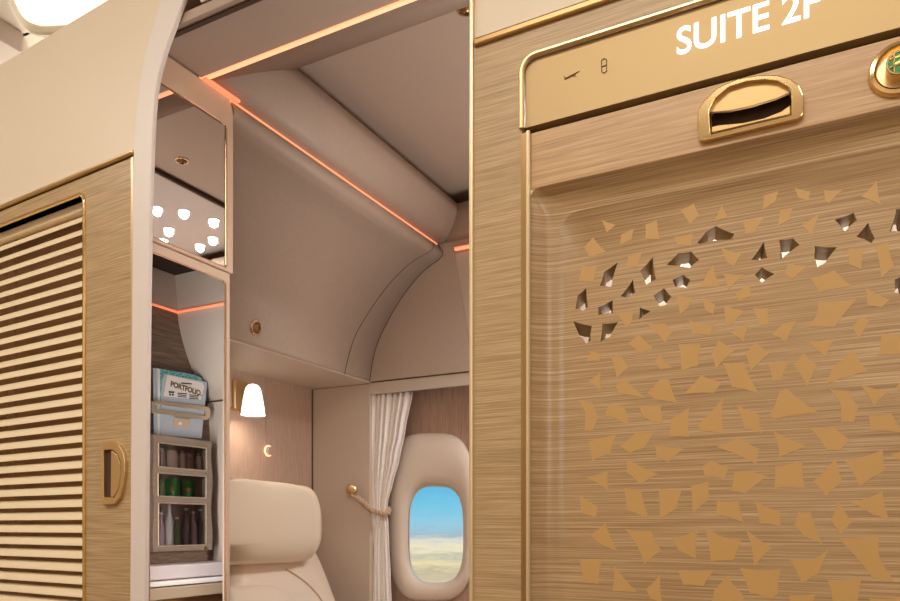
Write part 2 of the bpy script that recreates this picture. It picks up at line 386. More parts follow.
# --- the suite door
door = thing('door_1', FR.P(DC, .06, .01), 'oak suite door with gold leaf-shaped inlay and pierced cut-outs', 'door', kind='structure')
dbx = bx1 - .001
dbxr = 2*DC-dbx
D = .026
def q4(o, s, pts): return [(o[0]+x/s, o[1]+y/s) for x, y in pts]
A = ((540, 300), 4.007); B = ((660, 300), 4.007); C_ = ((780, 300), 4.007)
D_ = ((540, 450), 3.983); E = ((660, 450), 3.983); F_ = ((780, 450), 3.983); T = ((460, 0), 2.045)
R6 = ((710, 340), 4.295); R5 = ((520, 340), 4.295); ID = ((0, 0), 1.0)
FLECKS = [
 (A, [(185,245),(205,208),(245,215),(240,243)]), (A, [(287,225),(330,232),(352,268),(308,310)]), (A, [(198,325),(242,290),(243,362)]),
 (A, [(305,345),(335,312),(415,390),(318,375)]), (A, [(158,402),(212,418),(232,470),(210,520),(180,520),(182,450)]), (A, [(262,455),(280,418),(338,428),(355,503)]),
 (A, [(398,425),(481,425),(490,490),(455,490),(415,470)]), (R5, [(297,435),(408,408),(385,485),(312,515)]), (R5, [(430,455),(500,400),(570,400),(535,460),(475,483)]),
 (R5, [(583,452),(700,468),(635,522),(588,500)]), (A, [(355,175),(395,140),(450,190),(400,212)]),
 (ID, [(677,296),(692,298),(688,308),(680,314)]), (ID, [(703,297),(715,305),(713,314),(705,310)]),
 (B, [(258,25),(335,45),(300,85),(262,108)]), (B, [(375,35),(430,35),(435,95),(400,100)]), (B, [(120,80),(150,100),(212,98),(200,140),(130,135)]),
 (B, [(285,130),(358,90),(335,165)]), (B, [(78,180),(160,180),(150,260),(88,280)]), (B, [(235,165),(300,200),(225,270),(208,215)]), (B, [(380,175),(440,210),(365,280),(345,215)]),
 (B, [(255,255),(335,255),(390,370),(290,345)]), (B, [(100,375),(165,305),(245,330),(215,370)]),
 (ID, [(648,324),(665,324),(671.6,332),(665,342)]), (ID, [(655,362),(660,355),(672,368),(660,369)]), (ID, [(648,393),(660,380),(668,380),(676,402),(655,399)]),
 (B, [(40,545),(45,480),(115,435),(112,545)]), (B, [(155,500),(248,400),(248,530),(165,522)]), (B, [(310,425),(395,460),(405,530),(340,510)]),
 (ID, [(769,365),(788,362),(781,380),(773,380)]), (ID, [(773,334),(783,324),(796,321),(786,341)]), (ID, [(771,415),(780,392),(787,390),(816,412),(775,418)]),
 (C_, [(155,12),(300,0),(215,105),(120,105),(150,60)]), (ID, [(866,288),(889,300),(881,307),(868,305)]), (C_, [(325,65),(355,85),(318,155),(292,110)]),
 (C_, [(105,165),(210,165),(180,225)]), (C_, [(410,135),(500,145),(500,215),(395,220)]), (C_, [(95,215),(145,262),(110,345),(60,262)]),
 (C_, [(290,205),(345,285),(185,335),(215,270)]), (C_, [(325,340),(430,370),(375,420)]), (C_, [(205,362),(275,368),(310,430),(295,485),(245,485),(245,420)]),
 (C_, [(360,465),(445,458),(490,530),(365,520)]), (C_, [(130,520),(215,510),(275,560),(240,600),(190,600)]), (R6, [(275,395),(415,457),(300,500),(290,440)]),
 (C_, [(465,350),(500,310),(495,365)]),
 (D_, [(190,110),(268,85),(270,160)]), (D_, [(160,185),(228,225),(222,268),(165,250)]), (D_, [(345,35),(465,95),(400,135),(350,90)]),
 (D_, [(338,155),(400,160),(430,270),(345,235)]), (D_, [(205,340),(260,295),(305,400),(240,375)]), (D_, [(345,320),(440,325),(478,400),(415,450),(395,390)]),
 (D_, [(160,440),(245,440),(230,530),(175,525)]), (D_, [(290,560),(298,465),(385,565)]), (D_, [(425,555),(478,500),(484,605),(440,590)]),
 (E, [(170,65),(205,45),(270,70),(255,115),(180,100)]), (E, [(300,90),(355,85),(425,105),(340,170),(285,160)]), (E, [(125,145),(190,130),(195,195),(130,250)]),
 (ID, [(659,489),(681,491),(676,508),(660,519)]), (E, [(230,205),(310,205),(330,285),(225,255)]), (E, [(380,205),(475,250),(478,300),(400,290)]),
 (E, [(55,355),(145,325),(140,430),(75,400)]), (E, [(185,315),(240,345),(320,365),(290,435),(205,440)]), (E, [(345,320),(440,390),(375,460),(365,380)]),
 (E, [(75,480),(210,480),(170,540),(95,535)]), (E, [(265,505),(320,570),(350,620),(205,620),(220,560)]), (E, [(325,475),(475,480),(465,570),(440,590),(360,565)]),
 (ID, [(718,447),(739,438),(758,449),(755,463)]),
 (ID, [(776,467),(801,462),(804,487),(775,487)]), (F_, [(220,38),(245,125),(185,180),(135,125)]), (F_, [(265,45),(405,5),(415,80),(320,140)]),
 (F_, [(290,212),(405,170),(430,275),(370,255)]), (F_, [(75,250),(120,250),(165,370),(95,340),(60,300)]), (F_, [(232,205),(285,285),(240,335),(205,280)]),
 (F_, [(245,360),(390,345),(395,430),(450,520),(370,505)]), (F_, [(40,435),(130,440),(190,400),(150,490),(90,530)]), (F_, [(195,520),(320,515),(305,620),(215,620)]),
 (F_, [(440,15),(490,5),(490,50)]), (F_, [(40,580),(140,575),(120,620),(45,620)]), (F_, [(360,590),(478,590),(478,620),(370,620)]),
 (T, [(290,450),(318,460),(300,475)]), (T, [(330,480),(355,468),(350,490),(328,500)]), (T, [(380,460),(402,452),(408,488),(380,488)]),
 (T, [(452,430),(478,418),(488,440),(470,458)]), (T, [(535,420),(548,445),(520,452)]), (T, [(255,505),(272,487),(297,515),(265,525)]),
 (T, [(345,525),(372,515),(362,545),(340,545)]), (T, [(250,545),(280,545),(272,575),(243,575)]), (T, [(440,485),(475,478),(472,502),(445,500)]),
 (T, [(580,455),(622,445),(600,475),(585,478)]), (T, [(622,400),(650,392),(645,412),(620,428)]), (T, [(655,430),(680,425),(672,450),(650,462)]),
 (T, [(685,385),(715,392),(712,410),(692,405)]), (T, [(700,460),(735,437),(720,482)]), (T, [(745,390),(780,390),(755,415),(747,410)]),
 (T, [(852,372),(860,418),(822,402)]), (T, [(795,510),(825,508),(820,550),(795,540)]), (T, [(850,505),(875,498),(887,545),(862,565)]),
 (T, [(535,508),(575,520),(560,543),(545,535)]), (T, [(517,545),(530,585),(492,587),(505,560)]), (T, [(540,560),(580,562),(548,592)]),
 (T, [(672,540),(710,545),(680,570),(665,560)]), (ID, [(812,279),(834,271),(850,286),(820,292)]), (ID, [(750,284),(751,296),(739,301),(736,293)]),
 (ID, [(616.5,313),(633,311),(631.6,321.6),(627,327),(621,319)]),
]
Z1 = ((570, 220), 4.627); Z2 = ((680, 180), 4.627); Z6 = ((540, 160), 3.005); Z7 = ((720, 160), 3.005)
HOLES = [
 (Z1, [(222,195),(190,310),(138,305),(158,240)]), (Z1, [(383,172),(398,275),(352,300),(325,235)]), (Z1, [(292,275),(302,335),(262,362),(235,352)]),
 (Z1, [(75,315),(85,400),(62,420),(25,410),(35,350)]), (Z1, [(198,370),(200,430),(130,440),(130,405)]), (Z1, [(15,468),(100,490),(95,560),(75,572),(40,530)]),
 (Z1, [(150,480),(222,473),(185,540),(140,565)]), (Z1, [(385,350),(435,315),(470,355),(440,395),(415,400)]), (Z1, [(322,405),(375,420),(320,460)]),
 (Z2, [(165,212),(252,250),(240,275),(90,295),(80,290),(120,240)]), (Z6, [(380,315),(415,280),(455,275),(478,300),(450,325)]), (Z6, [(398,360),(430,345),(452,360),(440,385),(405,380)]),
 (Z2, [(388,285),(405,360),(355,372),(330,370)]), (Z7, [(178,240),(220,235),(240,255),(205,280),(182,300)]), (Z7, [(285,258),(352,262),(315,310),(292,322),(283,290)]),
 (Z7, [(105,345),(125,322),(163,342),(125,370)]), (Z7, [(345,180),(402,158),(412,180),(375,215)]), (Z7, [(445,188),(465,235),(455,250),(410,230)]),
 (Z7, [(530,148),(545,145),(560,215),(510,215)]), (Z7, [(525,360),(550,345),(560,400),(525,400)]),
]
to_s = lambda src, pts, d: ccw([FR.u(x, y, d) for x, y in q4(src[0], src[1], pts)])
# dished face: loops step inward while the surface sinks from the rim to depth D
rim = .036
def dish(i, d, n=8):
    return [FR.P(a, z, d) for a, z in rrect(dbx+i, dbxr-i, .06+i, z_rb-i, .012+i*.6, n)]
prof = []
for k in range(15):
    t = k/14
    prof.append((rim*t, .004 + (D-.004)*(1-(1-t)**2)))
g = G(); g.loft([dish(i, d) for i, d in prof])
hl = [bowed(to_s(src, p, D), .03, 3) for src, p in HOLES]
g.plate(FR, rrect(dbx+rim, dbxr-rim, .06+rim, z_rb-rim, .012+rim*.6, 8), D, D+.0001, holes=hl, back=False, hole_walls=False)
panel = g.out('door_panel', M['oak_door'], door, smooth=True, auto=40)
g = G(); HD = .017
for h in hl:
    c = centroid(h); w = max(abs(q[1]-c[1]) for q in h)
    bk = [(c[0]+(q[0]-c[0])*.56-.22*w, c[1]+(q[1]-c[1])*.5-.36*w) for q in h]
    mid = [((a[0]*2+b[0])/3, (a[1]*2+b[1])/3) for a, b in zip(h, bk)]
    g.loft([[FR.P(a, z, D) for a, z in h], [FR.P(a, z, D+HD*.4) for a, z in mid], [FR.P(a, z, D+HD) for a, z in bk]])
g.out('cutout_lining', M['hole'], door, label='brown routed sides of the cut-outs')
g = G()
for src, p in FLECKS:
    q = to_s(src, p, D); c = centroid(q); q = bowed([(c[0]+(a-c[0])*1.08, c[1]+(b-c[1])*1.08) for a, b in q], .03, 4)
    g.plate(FR, q, D-.0003, D+.0002)
    if 2*DC-c[0] > .145: g.plate(FR, ccw([(2*DC-a, b) for a, b in q]), D-.0003, D+.0002)
g.out('gold_inlay', M['inlay'], door, label='flat gold leaf-shaped pattern')

# door pull: gold D plate, recess, flap
O7 = ((690, 70), 7.5)
conv = lambda pts, src, d=0, fr=FR: [fr.u(x, y, d) for x, y in q4(src[0], src[1], pts)]
outer = [(74,528),(60,505),(54,400),(60,295),(100,232),(200,135),(350,66),(520,36),(650,36),(750,62),(820,112),(852,185),(854,320),(840,345),(800,367),(450,450),(110,531)]
inner = [(157,478),(150,400),(145,300),(190,218),(290,130),(430,86),(560,73),(660,86),(735,130),(757,168),(757,335),(450,408)]
flap = [(150,318),(150,295),(195,222),(295,138),(432,94),(560,82),(655,94),(728,135),(752,168),(650,214),(450,275),(300,305)]
lip = [(160,470),(162,425),(220,412),(400,396),(560,360),(680,312),(752,262),(752,332),(450,402)]
G().plate(FR, [(dbx, z_rb), (dbxr, z_rb), (dbxr, z_rt), (dbx, z_rt)], .0035, .03, holes=[ccw(conv(inner, O7, .0035))]).out('header_rail', M['oak_rail'], door, bevel=.0015)
pull = G().plate(FR, ccw(conv(outer, O7, -.004)), -.004, .006, holes=[ccw(conv(inner, O7, -.004))]).out('door_pull', M['gold'], door, bevel=.0015, seg=3, label='gold recessed D-shaped door pull')
G().plate(FR, ccw(conv(flap, O7, .002)), .002, .006).out('flap', M['pull_flap'], pull, bevel=.0008)
G().plate(FR, ccw(conv(lip, O7, .003)), .003, .008).out('lower_lip', M['pull_flap'], pull, bevel=.0008)
G().plate(FR, ccw([(c[0]*1.0, c[1]) for c in conv(inner, O7, .02)]), .024, .028).out('recess', M['dark_brown'], pull, label='recess with its shade put into a dark brown colour')  # dark brown stands in for the shade inside the pull
# lock
ls, lz = FR.u(899.5, 68, 0)
lr = .0318
lock = thing('lock_anchor', FR.P(ls, lz, 0)); bpy.data.objects.remove(lock)
n_ = -FR.n
ring = G().lathe([(lr, -.004), (lr, .001), (lr-.002, .004), (lr-.006, .005), (lr-.0085, .003), (lr-.0095, -.004)], FR.P(ls, lz, .001), n_, 40, False, False).out('lock', M['gold'], door, smooth=True, label='round gold lock with green knob')
G().lathe([(lr-.005, 0), (lr-.005, .001)], FR.P(ls, lz, .004), n_, 40).out('lock_dish', M['gold_satin'], ring)
kr = .0145
G().lathe([(kr, 0), (kr, .016), (kr-.0008, .017), (kr-.0022, .017), (kr-.0026, .0155)], FR.P(ls, lz, .004), n_, 32, True, False).out('knob', M['gold'], ring, smooth=True)
G().lathe([(kr-.002, 0), (kr-.002, .0006)], FR.P(ls, lz, -.0115), n_, 32).out('knob_face', M['green'], ring, label='green enamel face')
g = G()
for a, b in (((-.006, -.011), (-.006, .010)), ((-.006, 0), (.006, .003)), ((.004, -.011), (.004, .011)), ((-.011, -.004), (.011, .001)), ((-.010, .006), (.008, .009))):
    g.tube([FR.P(ls+a[0], lz+a[1], -.0125), FR.P(ls+b[0], lz+b[1], -.0125)], .0012, 6)
g.out('knob_lines', M['gold'], ring)

# ================================================================== LEFT PARTITION
zl_t = FL.u(108, 0)[1]
zl_m = FL.u(70, 179)[1]
zl_m = (FL.u(0, 209)[1] + FL.u(132, 152)[1])/2
SL = -2.3
edgeL = [(131, 640), (132, 520), (133.5, 300), (134.7, 160), (138.7, 107), (145.3, 61), (154.7, 27), (162.7, 0), (178, -40), (197, -78)]
edgeR = [(149, 640), (150, 520), (152.5, 300), (155, 180), (159, 100), (167, 61), (177, 32), (189, 0), (206, -40), (226, -78)]
eL = [FL.u(*p) for p in edgeL]; eR = [FL.u(*p, .006) for p in edgeR]
eL = [(eL[0][0], 0.0)] + smoothpoly(eL, 5); eR = [(eR[0][0], 0.0)] + smoothpoly(eR, 5)
up = [q for q in eL if q[1] > zl_m]
smid = min(eL, key=lambda q: abs(q[1]-zl_m))[0]
ztop = zl_t
cr = [(SL, zl_m), (smid, zl_m)] + [q for q in up if q[1] < ztop] 
stop = min(eL, key=lambda q: abs(q[1]-ztop))[0]
cr += [(stop, ztop), (SL, ztop)]
G().plate(FL, ccw(cr), 0, .014).out('wall_left', M['cream'], bevel=.002, label='cream upper panel of the partition left of the doorway', cat='wall', **S)
G().plate(FL, ccw(eL + eR[::-1]), -.004, .006).out('trim_7', M['pillar'], bevel=.003, seg=3, label='curved white post framing the left side of doorway', cat='trim', **S)
g = G(); g.fbox(FL, SL, smid-.001, zl_m-.004, zl_m+.004, -.006, .01)
g.out('trim_8', M['gold_satin'], bevel=.0035, seg=3, label='gold moulding across the left partition above the oak door', cat='trim', **S)
d2 = thing('door_2', FL.P(-.3, .05, .01), 'oak suite door with slatted blind window left of the doorway', 'door', kind='structure')
ws = FL.u(84, 400)[0]; wz = FL.u(72, 197)[1]
wl = -1.35; wb = .55
hole = rrect(wl, ws, wb, wz, .022, 8)
sR = FL.u(130, 500)[0]
G().plate(FL, [(SL, .0), (sR, .0), (sR, zl_m-.006), (SL, zl_m-.006)], .002, .03, holes=[hole]).out('door_panel', M['oak_fine'], d2, bevel=.001)
G().fbox(FL, sR, FL.u(132.8, 500)[0], 0, zl_m-.006, .001, .03).out('edge_strip', M['champagne'], d2, bevel=.001)
g = G(); g.tube([FL.P(a, z, .001) for a, z in hole], .0042, 10, closed=True); g.out('window_frame', M['gold'], d2, smooth=True, label='gold bead round the blind window')
g = G(); g.loft([[FL.P(a, z, .004) for a, z in hole], [FL.P(a, z, .05) for a, z in hole]]); g.out('window_reveal', M['bronze'], d2)
G().fbox(FL, wl-.05, ws+.03, wb-.05, wz+.05, .075, .08).out('window_back', M['blind_back'], d2, label='dark brown pane behind the blind')
# handle
OH = ((80, 420), 6.01)
ho = [(128,490),(128,160),(142,132),(200,127),(232,148),(258,195),(268,245),(268,310),(258,395),(240,465),(205,508),(140,512)]
hi = [(140,465),(140,182),(190,178),(225,205),(245,260),(245,330),(232,410),(205,465)]
hf = [(183,462),(186,182),(222,208),(242,262),(242,330),(229,408),(203,460)]
hd = G().plate(FL, ccw(conv(ho, OH, -.005, FL)), -.005, .006, holes=[ccw(conv(hi, OH, -.005, FL))]).out('door_handle', M['gold_satin'], d2, bevel=.0016, seg=3, label='gold recessed D-shaped handle')
G().plate(FL, ccw(conv(hf, OH, -.002, FL)), -.002, .004).out('flap', M['gold_satin'], hd, bevel=.001)
G().plate(FL, ccw(conv(hi, OH, .001, FL)), .0015, .0019).out('recess', M['dark_brown'], hd, label='recess with its shade put into a dark brown colour')  # thin dark sheet standing in for shade inside the handle
# blind
blind = thing('venetian_blind', FL.P(-.5, wb, .03), 'closed cream venetian blind in gold-framed window of the oak door', 'blind')
pitch = abs(FL.u(80, 530, .025)[1]-FL.u(80, 542.9, .025)[1])
g = G(); z = wz-.035; nsl = 0
sl1 = FL.u(82.5, 400, .02)[0]
while z > wb:
    prof = []
    for k in range(7):
        t = k/6
        prof.append((z - .5*pitch*.66 + pitch*.66*t, .022+.012*t - .0022*math.sin(PI*t)))
    rings = [[FL.P(s, zz, dd) for zz, dd in prof] + [FL.P(s, zz-.0003, dd+.0012) for zz, dd in reversed(prof)] for s in (wl+.005, sl1)]
    g.loft(rings, True, True); z -= pitch; nsl += 1
g.out('slats', M['slat'], blind, smooth=True)
G().fbox(FL, wl+.004, sl1, wz-.022, wz-.003, .02, .045).out('head_rail', M['slat'], blind, bevel=.002)
for px, w in ((7, .0012), (16, .006)):
    s = FL.u(px, 300, .036)[0]
    G().fbox(FL, s-w, s+w, wb, wz-.02, .0362, .0368).out('ladder_cord', M['cord'], blind)

# ================================================================== CEILING BEYOND THE LEFT PARTITION
zc1 = 1.34
cur = smoothpoly([(10.7, -2), (13, 6), (17, 15), (23, 26), (30, 32), (40, 35), (52, 35)], 4)
pts = [hz(x, y, zc1) for x, y in [(14, -60)] + cur + [(160, 30), (160, 120), (-220, 120), (-220, -60)]]
g = G()
g.loft([[p for p in pts], [p+Vector((0, 0, .03)) for p in pts]], False, False)
bmv = [Vector((p.x, p.y)) for p in pts]
class FlatZ:
    def P(s, a, b, d=0): return Vector((a, b, zc1+CAMZ+d))
g = G().plate(FlatZ(), ccw([(p.x, p.y) for p in pts]), 0, .03)
g.out('ceiling_lower', M['grey_ceiling'], label='beige lowered ceiling beyond the left partition', cat='ceiling', bevel=.008, **S)
clt = thing('ceiling_light', hz(40, 10, 1.52), 'wide bright white ceiling light in the opening beyond left partition', 'ceiling light')
lp_ = [hz(x, y, 1.50) for x, y in ((-60, -120), (-60, 60), (170, 60), (170, -120))]
g = G(); g.loft([lp_, [q+Vector((0, 0, .02)) for q in lp_]], True, True); g.out('diffuser', M['lamp_diff'], clt, bevel=.004)
pts2 = [hz(x, y, zc1-.05) for x, y in ((-150, -28), (-2, 35), (23, 50), (30, 70), (-150, 120))]
G().plate(FlatZ(), ccw([(p.x, p.y) for p in pts2]), -.06, -.002).out('ceiling_soffit', M['taupe'], label='taupe soffit under the beige ceiling beyond left partition', cat='ceiling', bevel=.006, **S)

# ================================================================== SUITE: CEILING, COVES, LED
ZL = .95
vl0 = hz(212, 76, ZL).y
uled = hz(235, 104, ZL).x
rim_u, rim_v, rim_z = -1.10, 1.335, 1.053
r0 = hz(298, 65, rim_z); r1 = hz(454, 204, rim_z); rim_u = (r0.x+r1.x)/2; rim_v = r0.y; rim_v1 = r1.y
A_ = CAMZ
XE = .45
# soffit over the doorway
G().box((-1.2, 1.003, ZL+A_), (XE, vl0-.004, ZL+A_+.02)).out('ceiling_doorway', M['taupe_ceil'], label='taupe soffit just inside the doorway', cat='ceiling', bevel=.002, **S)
lg = hz(181, 31, ZL).y
G().box((-1.2, lg-.004, ZL+A_-.004), (XE, lg+.005, ZL+A_+.005)).out('trim_9', M['dark_brown'], label='dark door track along the doorway soffit', cat='trim', **S)
G().box((-1.05, .998, ZL+A_+.02), (XE, 1.003, 2.36)).out('wall_lintel', M['pillar'], label='pale lintel over the doorway', cat='wall', bevel=.004, **S)
# coves: doorway side, seat side, window side, far side
def cove(name, mt, rows, lab):
    g = G(); g.loft([[Vector(p) for p in r] for r in rows], closed=False)
    o = g.out(name, mt, smooth=True, label=lab, cat='cove', auto=60, **S)
    md = o.modifiers.new('thick', 'SOLIDIFY'); md.thickness = .006; md.offset = 1
    return o
WX = -.50                                   # far edge of the opening
cv = [hy(x, y, 2.2) for x, y in ((441, 252), (447, 243), (452, 231), (454.8, 217), (455, 205))]
prof_uz = [(p.x, p.z) for p in cv]
k_z = rim_z+A_
prof_uz = [(uled, ZL+A_)] + [(uled+(x-prof_uz[0][0])/(prof_uz[-1][0]-prof_uz[0][0])*(rim_u-uled), ZL+A_+(z-prof_uz[0][1])/(prof_uz[-1][1]-prof_uz[0][1])*(rim_z-ZL)) for x, z in prof_uz[1:]]
fr_t = [((x-uled)/(rim_u-uled), z) for x, z in prof_uz]
def mitre(t):                               # v on the doorway side for this step of the cove
    return vl0 + (rim_v-vl0)*t
VW = 2.2
cove('trim_10', M['taupe'], [[(x, mitre((z-ZL-A_)/(rim_z-ZL)), z), (x, VW, z)] for x, z in prof_uz], 'curved taupe cove between the long orange light line and dark ceiling recess')
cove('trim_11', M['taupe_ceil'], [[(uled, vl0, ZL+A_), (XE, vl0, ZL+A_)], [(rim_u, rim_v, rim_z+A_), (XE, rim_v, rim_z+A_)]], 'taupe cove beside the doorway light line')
cove('trim_12', M['taupe'], [[(uled-.05, VW+.02-(VW+.02-rim_v1)*t, z), (XE, VW+.02-(VW+.02-rim_v1)*t, z)] for (x, z), (t, _) in zip(prof_uz, fr_t)], 'taupe cove above the window wall')
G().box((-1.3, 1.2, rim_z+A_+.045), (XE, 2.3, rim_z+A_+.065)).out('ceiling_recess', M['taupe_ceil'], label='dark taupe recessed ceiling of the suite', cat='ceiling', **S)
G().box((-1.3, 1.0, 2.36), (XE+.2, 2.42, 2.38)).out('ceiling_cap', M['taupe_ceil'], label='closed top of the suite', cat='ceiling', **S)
G().box((-1.31, 1.07, ZL+A_-.02), (-1.30, 2.3, 2.36)).out('suite_light_block', M['taupe'], label='added light block closing the front of suite ceiling void', cat='wall', **S)  # unseen blocker, added to stop front suite light leaking over the cove
# LED lines
l1 = thing('led_strip', (-.5, vl0, ZL+A_), 'orange light strip along the doorway side of suite ceiling', 'light strip', 'ceiling light strips')
g = G(); g.box((uled-.004, vl0-.007, ZL+A_-.004), (XE, vl0+.006, ZL+A_+.004)); g.out('diffuser', M['led_bright'], l1, bevel=.002)
lb = hz(237, 105, ZL)
g = G(); g.box((-1.1965, vl0-.0068, ZL+A_-.007), (-1.182, lb.y-.012, ZL+A_-.001)); g.out('corner_diffuser', M['led_dim'], l1, bevel=.002)
l2 = thing('led_strip', (uled, 1.7, ZL+A_), 'long orange light strip between overhead panel and curved cove', 'light strip', 'ceiling light strips')
g = G(); g.box((uled-.007, vl0+.0065, ZL+A_-.006), (uled+.004, 2.19, ZL+A_+.003)); g.out('diffuser', M['led'], l2, bevel=.002)
l3 = thing('led_strip', (-1.1, 2.2, ZL+A_), 'short orange light strip along the window wall top', 'light strip', 'ceiling light strips')
zl3 = hy(455, 250, 2.2)
G().box((zl3.x+.004, 2.186, zl3.z-.006), (XE, 2.197, zl3.z+.004)).out('diffuser', M['led'], l3, bevel=.002)

# ================================================================== SUITE: OVERHEAD PANEL, WINDOW WALL, LAMP WALL
op = [(439.6, 255), (423, 268), (406.4, 286.5), (393, 306.5), (383, 324.8), (374.7, 343), (369.8, 363), (367, 381.4)]
oprof = [hy(x, y, 2.2) for x, y in op]
oprof = [(uled-.003, ZL+A_-.004)] + [(p.x, p.z) for p in oprof]
oprof = smoothpoly(oprof, 4)
SHK = 1.0133
def V0(x): return max(1.235, SHK*(-x)+.006)
g = G(); g.loft([[Vector((x, V0(x), z)), Vector((x, WY, z))] for x, z in oprof], closed=False)
o = g.out('wall_overhead', M['taupe'], smooth=True, auto=60, label='curved taupe overhead panel above the seat', cat='wall', **S)
md = o.modifiers.new('thick', 'SOLIDIFY'); md.thickness = .006; md.offset = 1
ub, zbm = oprof[-1]
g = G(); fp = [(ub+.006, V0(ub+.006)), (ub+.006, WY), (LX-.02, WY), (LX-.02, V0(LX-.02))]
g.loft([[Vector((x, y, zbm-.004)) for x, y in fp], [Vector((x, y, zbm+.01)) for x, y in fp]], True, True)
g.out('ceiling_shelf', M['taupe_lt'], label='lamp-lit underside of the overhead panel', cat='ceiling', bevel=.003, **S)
def offp(pr, d):                            # offset profile towards the room
    res = []
    for i, (x, z) in enumerate(pr):
        a = Vector(pr[max(i-1, 0)]); b = Vector(pr[min(i+1, len(pr)-1)]); t = (b-a).normalized(); n = Vector((-t.y, t.x))
        if n.x < 0: n = -n
        res.append((x+n.x*d, z+n.y*d))
    return res
def seam_strip(name, v0s, w, lab):
    pr = offp(oprof, .0068); n = len(pr)
    g = G(); g.loft([[Vector((x, v0s(i/(n-1))-w, z)), Vector((x, v0s(i/(n-1))+w, z))] for i, (x, z) in enumerate(pr)], closed=False)
    return g.out(name, M['seam'], label=lab, cat='trim', **S)
seam_strip('trim_13', lambda t: 2.17-.115*t**.6, .0016, 'fine seam line across the curved overhead panel')
seam_strip('trim_23', lambda t: 2.2065, .0016, 'dark joint where overhead panel meets the window side wall')
# window wall: upper side wall, pelmet, left pilaster, veneer with window opening
zp_t = hy(370, 382.5, WY).z; zp_b = hy(370, 395, WY).z
xp = hy(370, 400, WY).x
XW = .45
G().box((ub-.01, WY-.012, zp_t+.001), (XW, WY+.02, ZL+A_+.06)).out('wall_window', M['taupe'], label='plain taupe side wall above the window pelmet', cat='wall', **S)
a0, a1 = hy(455, 254, WY-.014), hy(471, 350, WY-.014)
g = G(); g.loft([[Vector((a0.x, WY-.013, a0.z)), Vector((a1.x, WY-.013, a1.z)), Vector((a1.x+.03, WY-.013, zp_t+.002))], [Vector((a0.x+.2, WY-.035, a0.z)), Vector((a1.x+.2, WY-.035, a1.z)), Vector((a1.x+.23, WY-.035, zp_t+.002))]], closed=False)
g.out('trim_14', M['taupe_lt'], label='angled side panel beside the patterned door edge', cat='trim', **S)
G().box((LX, WY-.003, zp_t-.003), (XW, WY+.01, zp_t+.001)).out('trim_15', M['seam'], label='dark joint line under the side wall', cat='trim', **S)
G().box((xp-.002, WY-.006, zp_b), (XW, WY+.004, zp_t-.003)).out('trim_16', M['taupe_lt'], label='narrow pelmet above curtain and window', cat='trim', bevel=.002, **S)
G().box((LX-.02, WY, 0), (xp, WY+.1, zp_t-.003)).out('trim_17', M['taupe_lt'], label='plain taupe pilaster between lamp wall and curtain', cat='trim', bevel=.003, **S)
G().box((LX-.004, WY-.004, 0), (LX+.004, WY+.001, zp_t-.004)).out('trim_18', M['seam'], label='dark corner joint beside the lamp wall', cat='trim', **S)
VY = 2.31
FV = Frame((0, VY, 0), (1, 0, 0), (0, 1, 0))
def spx(cx, cy, hw, hh, e, Y, n=48):
    res = []
    for k in range(n):
        a = 2*PI*k/n; c, s_ = math.cos(a), math.sin(a)
        p = hy(cx + hw*math.copysign(abs(c)**(2/e), c), cy - hh*math.copysign(abs(s_)**(2/e), s_), Y)
        res.append(p)
    return res
innr = spx(436.5, 534, 29, 50.5, 3.4, VY)
G().plate(FV, [(xp-.05, 0), (XW, 0), (XW, zp_t), (xp-.05, zp_t)], 0, .012, holes=[ccw([(p.x, p.z) for p in innr])]).out('wall_veneer', M['veneer'], label='brown veneer wall behind curtain and window', cat='wall', **S)
# window surround: loops from the outer edge to the pane
win = thing('window_1', (innr[0].x-.1, VY, innr[0].z-.25), 'oval aircraft cabin window showing sky above clouds', 'window', kind='structure')
LP = [(431.5, 517, 42.5, 84, 3.6, VY), (431.5, 517, 42, 83.5, 3.6, VY-.012), (431.8, 517.5, 40, 81.5, 3.6, VY-.02), (433, 523, 35, 68, 3.3, VY-.022), (434.6, 530, 30.5, 56, 3.2, VY-.017), (435.6, 533.3, 28.3, 50.8, 3.2, VY-.006), (436, 534, 27.4, 49, 3.2, VY+.012), (436.4, 534.6, 26.8, 48, 3.2, VY+.03)]
g = G(); g.loft([spx(*l) for l in LP]); g.out('window_frame', M['frame_plastic'], win, smooth=True, auto=0)
pl = spx(436.4, 534.6, 27.2, 48.4, 3.2, VY+.031)
g = G(); g.add(pl, [tuple(range(len(pl)))]); 
po = g.out('pane', M['glass'], win); md = po.modifiers.new('thick', 'SOLIDIFY'); md.thickness = .002
# outer skin with the window hole
hole2 = spx(436.4, 534.6, 27.8, 49.2, 3.2, VY+.034)
FO = Frame((0, VY+.034, 0), (1, 0, 0), (0, 1, 0))
G().plate(FO, [(-3.9, 0), (2.6, 0), (2.6, ZC), (-3.9, ZC)], 0, .003, holes=[ccw([(p.x, p.z) for p in hole2])]).out('wall_outer', M['dark_brown'], label='outer cabin skin behind the suite', cat='wall', **S)
# lamp wall
v_lw = 1.784
G().box((LX-.02, v_lw, 0), (LX, WY, zbm-.003)).out('wall_lamp', M['lamp_wall'], label='taupe fabric wall with lamp behind the seat', cat='wall', **S)
sv = FW.u(266, 420)[0]
G().box((LX-.001, sv-.0012, .4), (LX+.0012, sv+.0012, zbm-.004)).out('trim_19', M['taupe'], label='vertical joint on the lamp wall', cat='trim', **S)

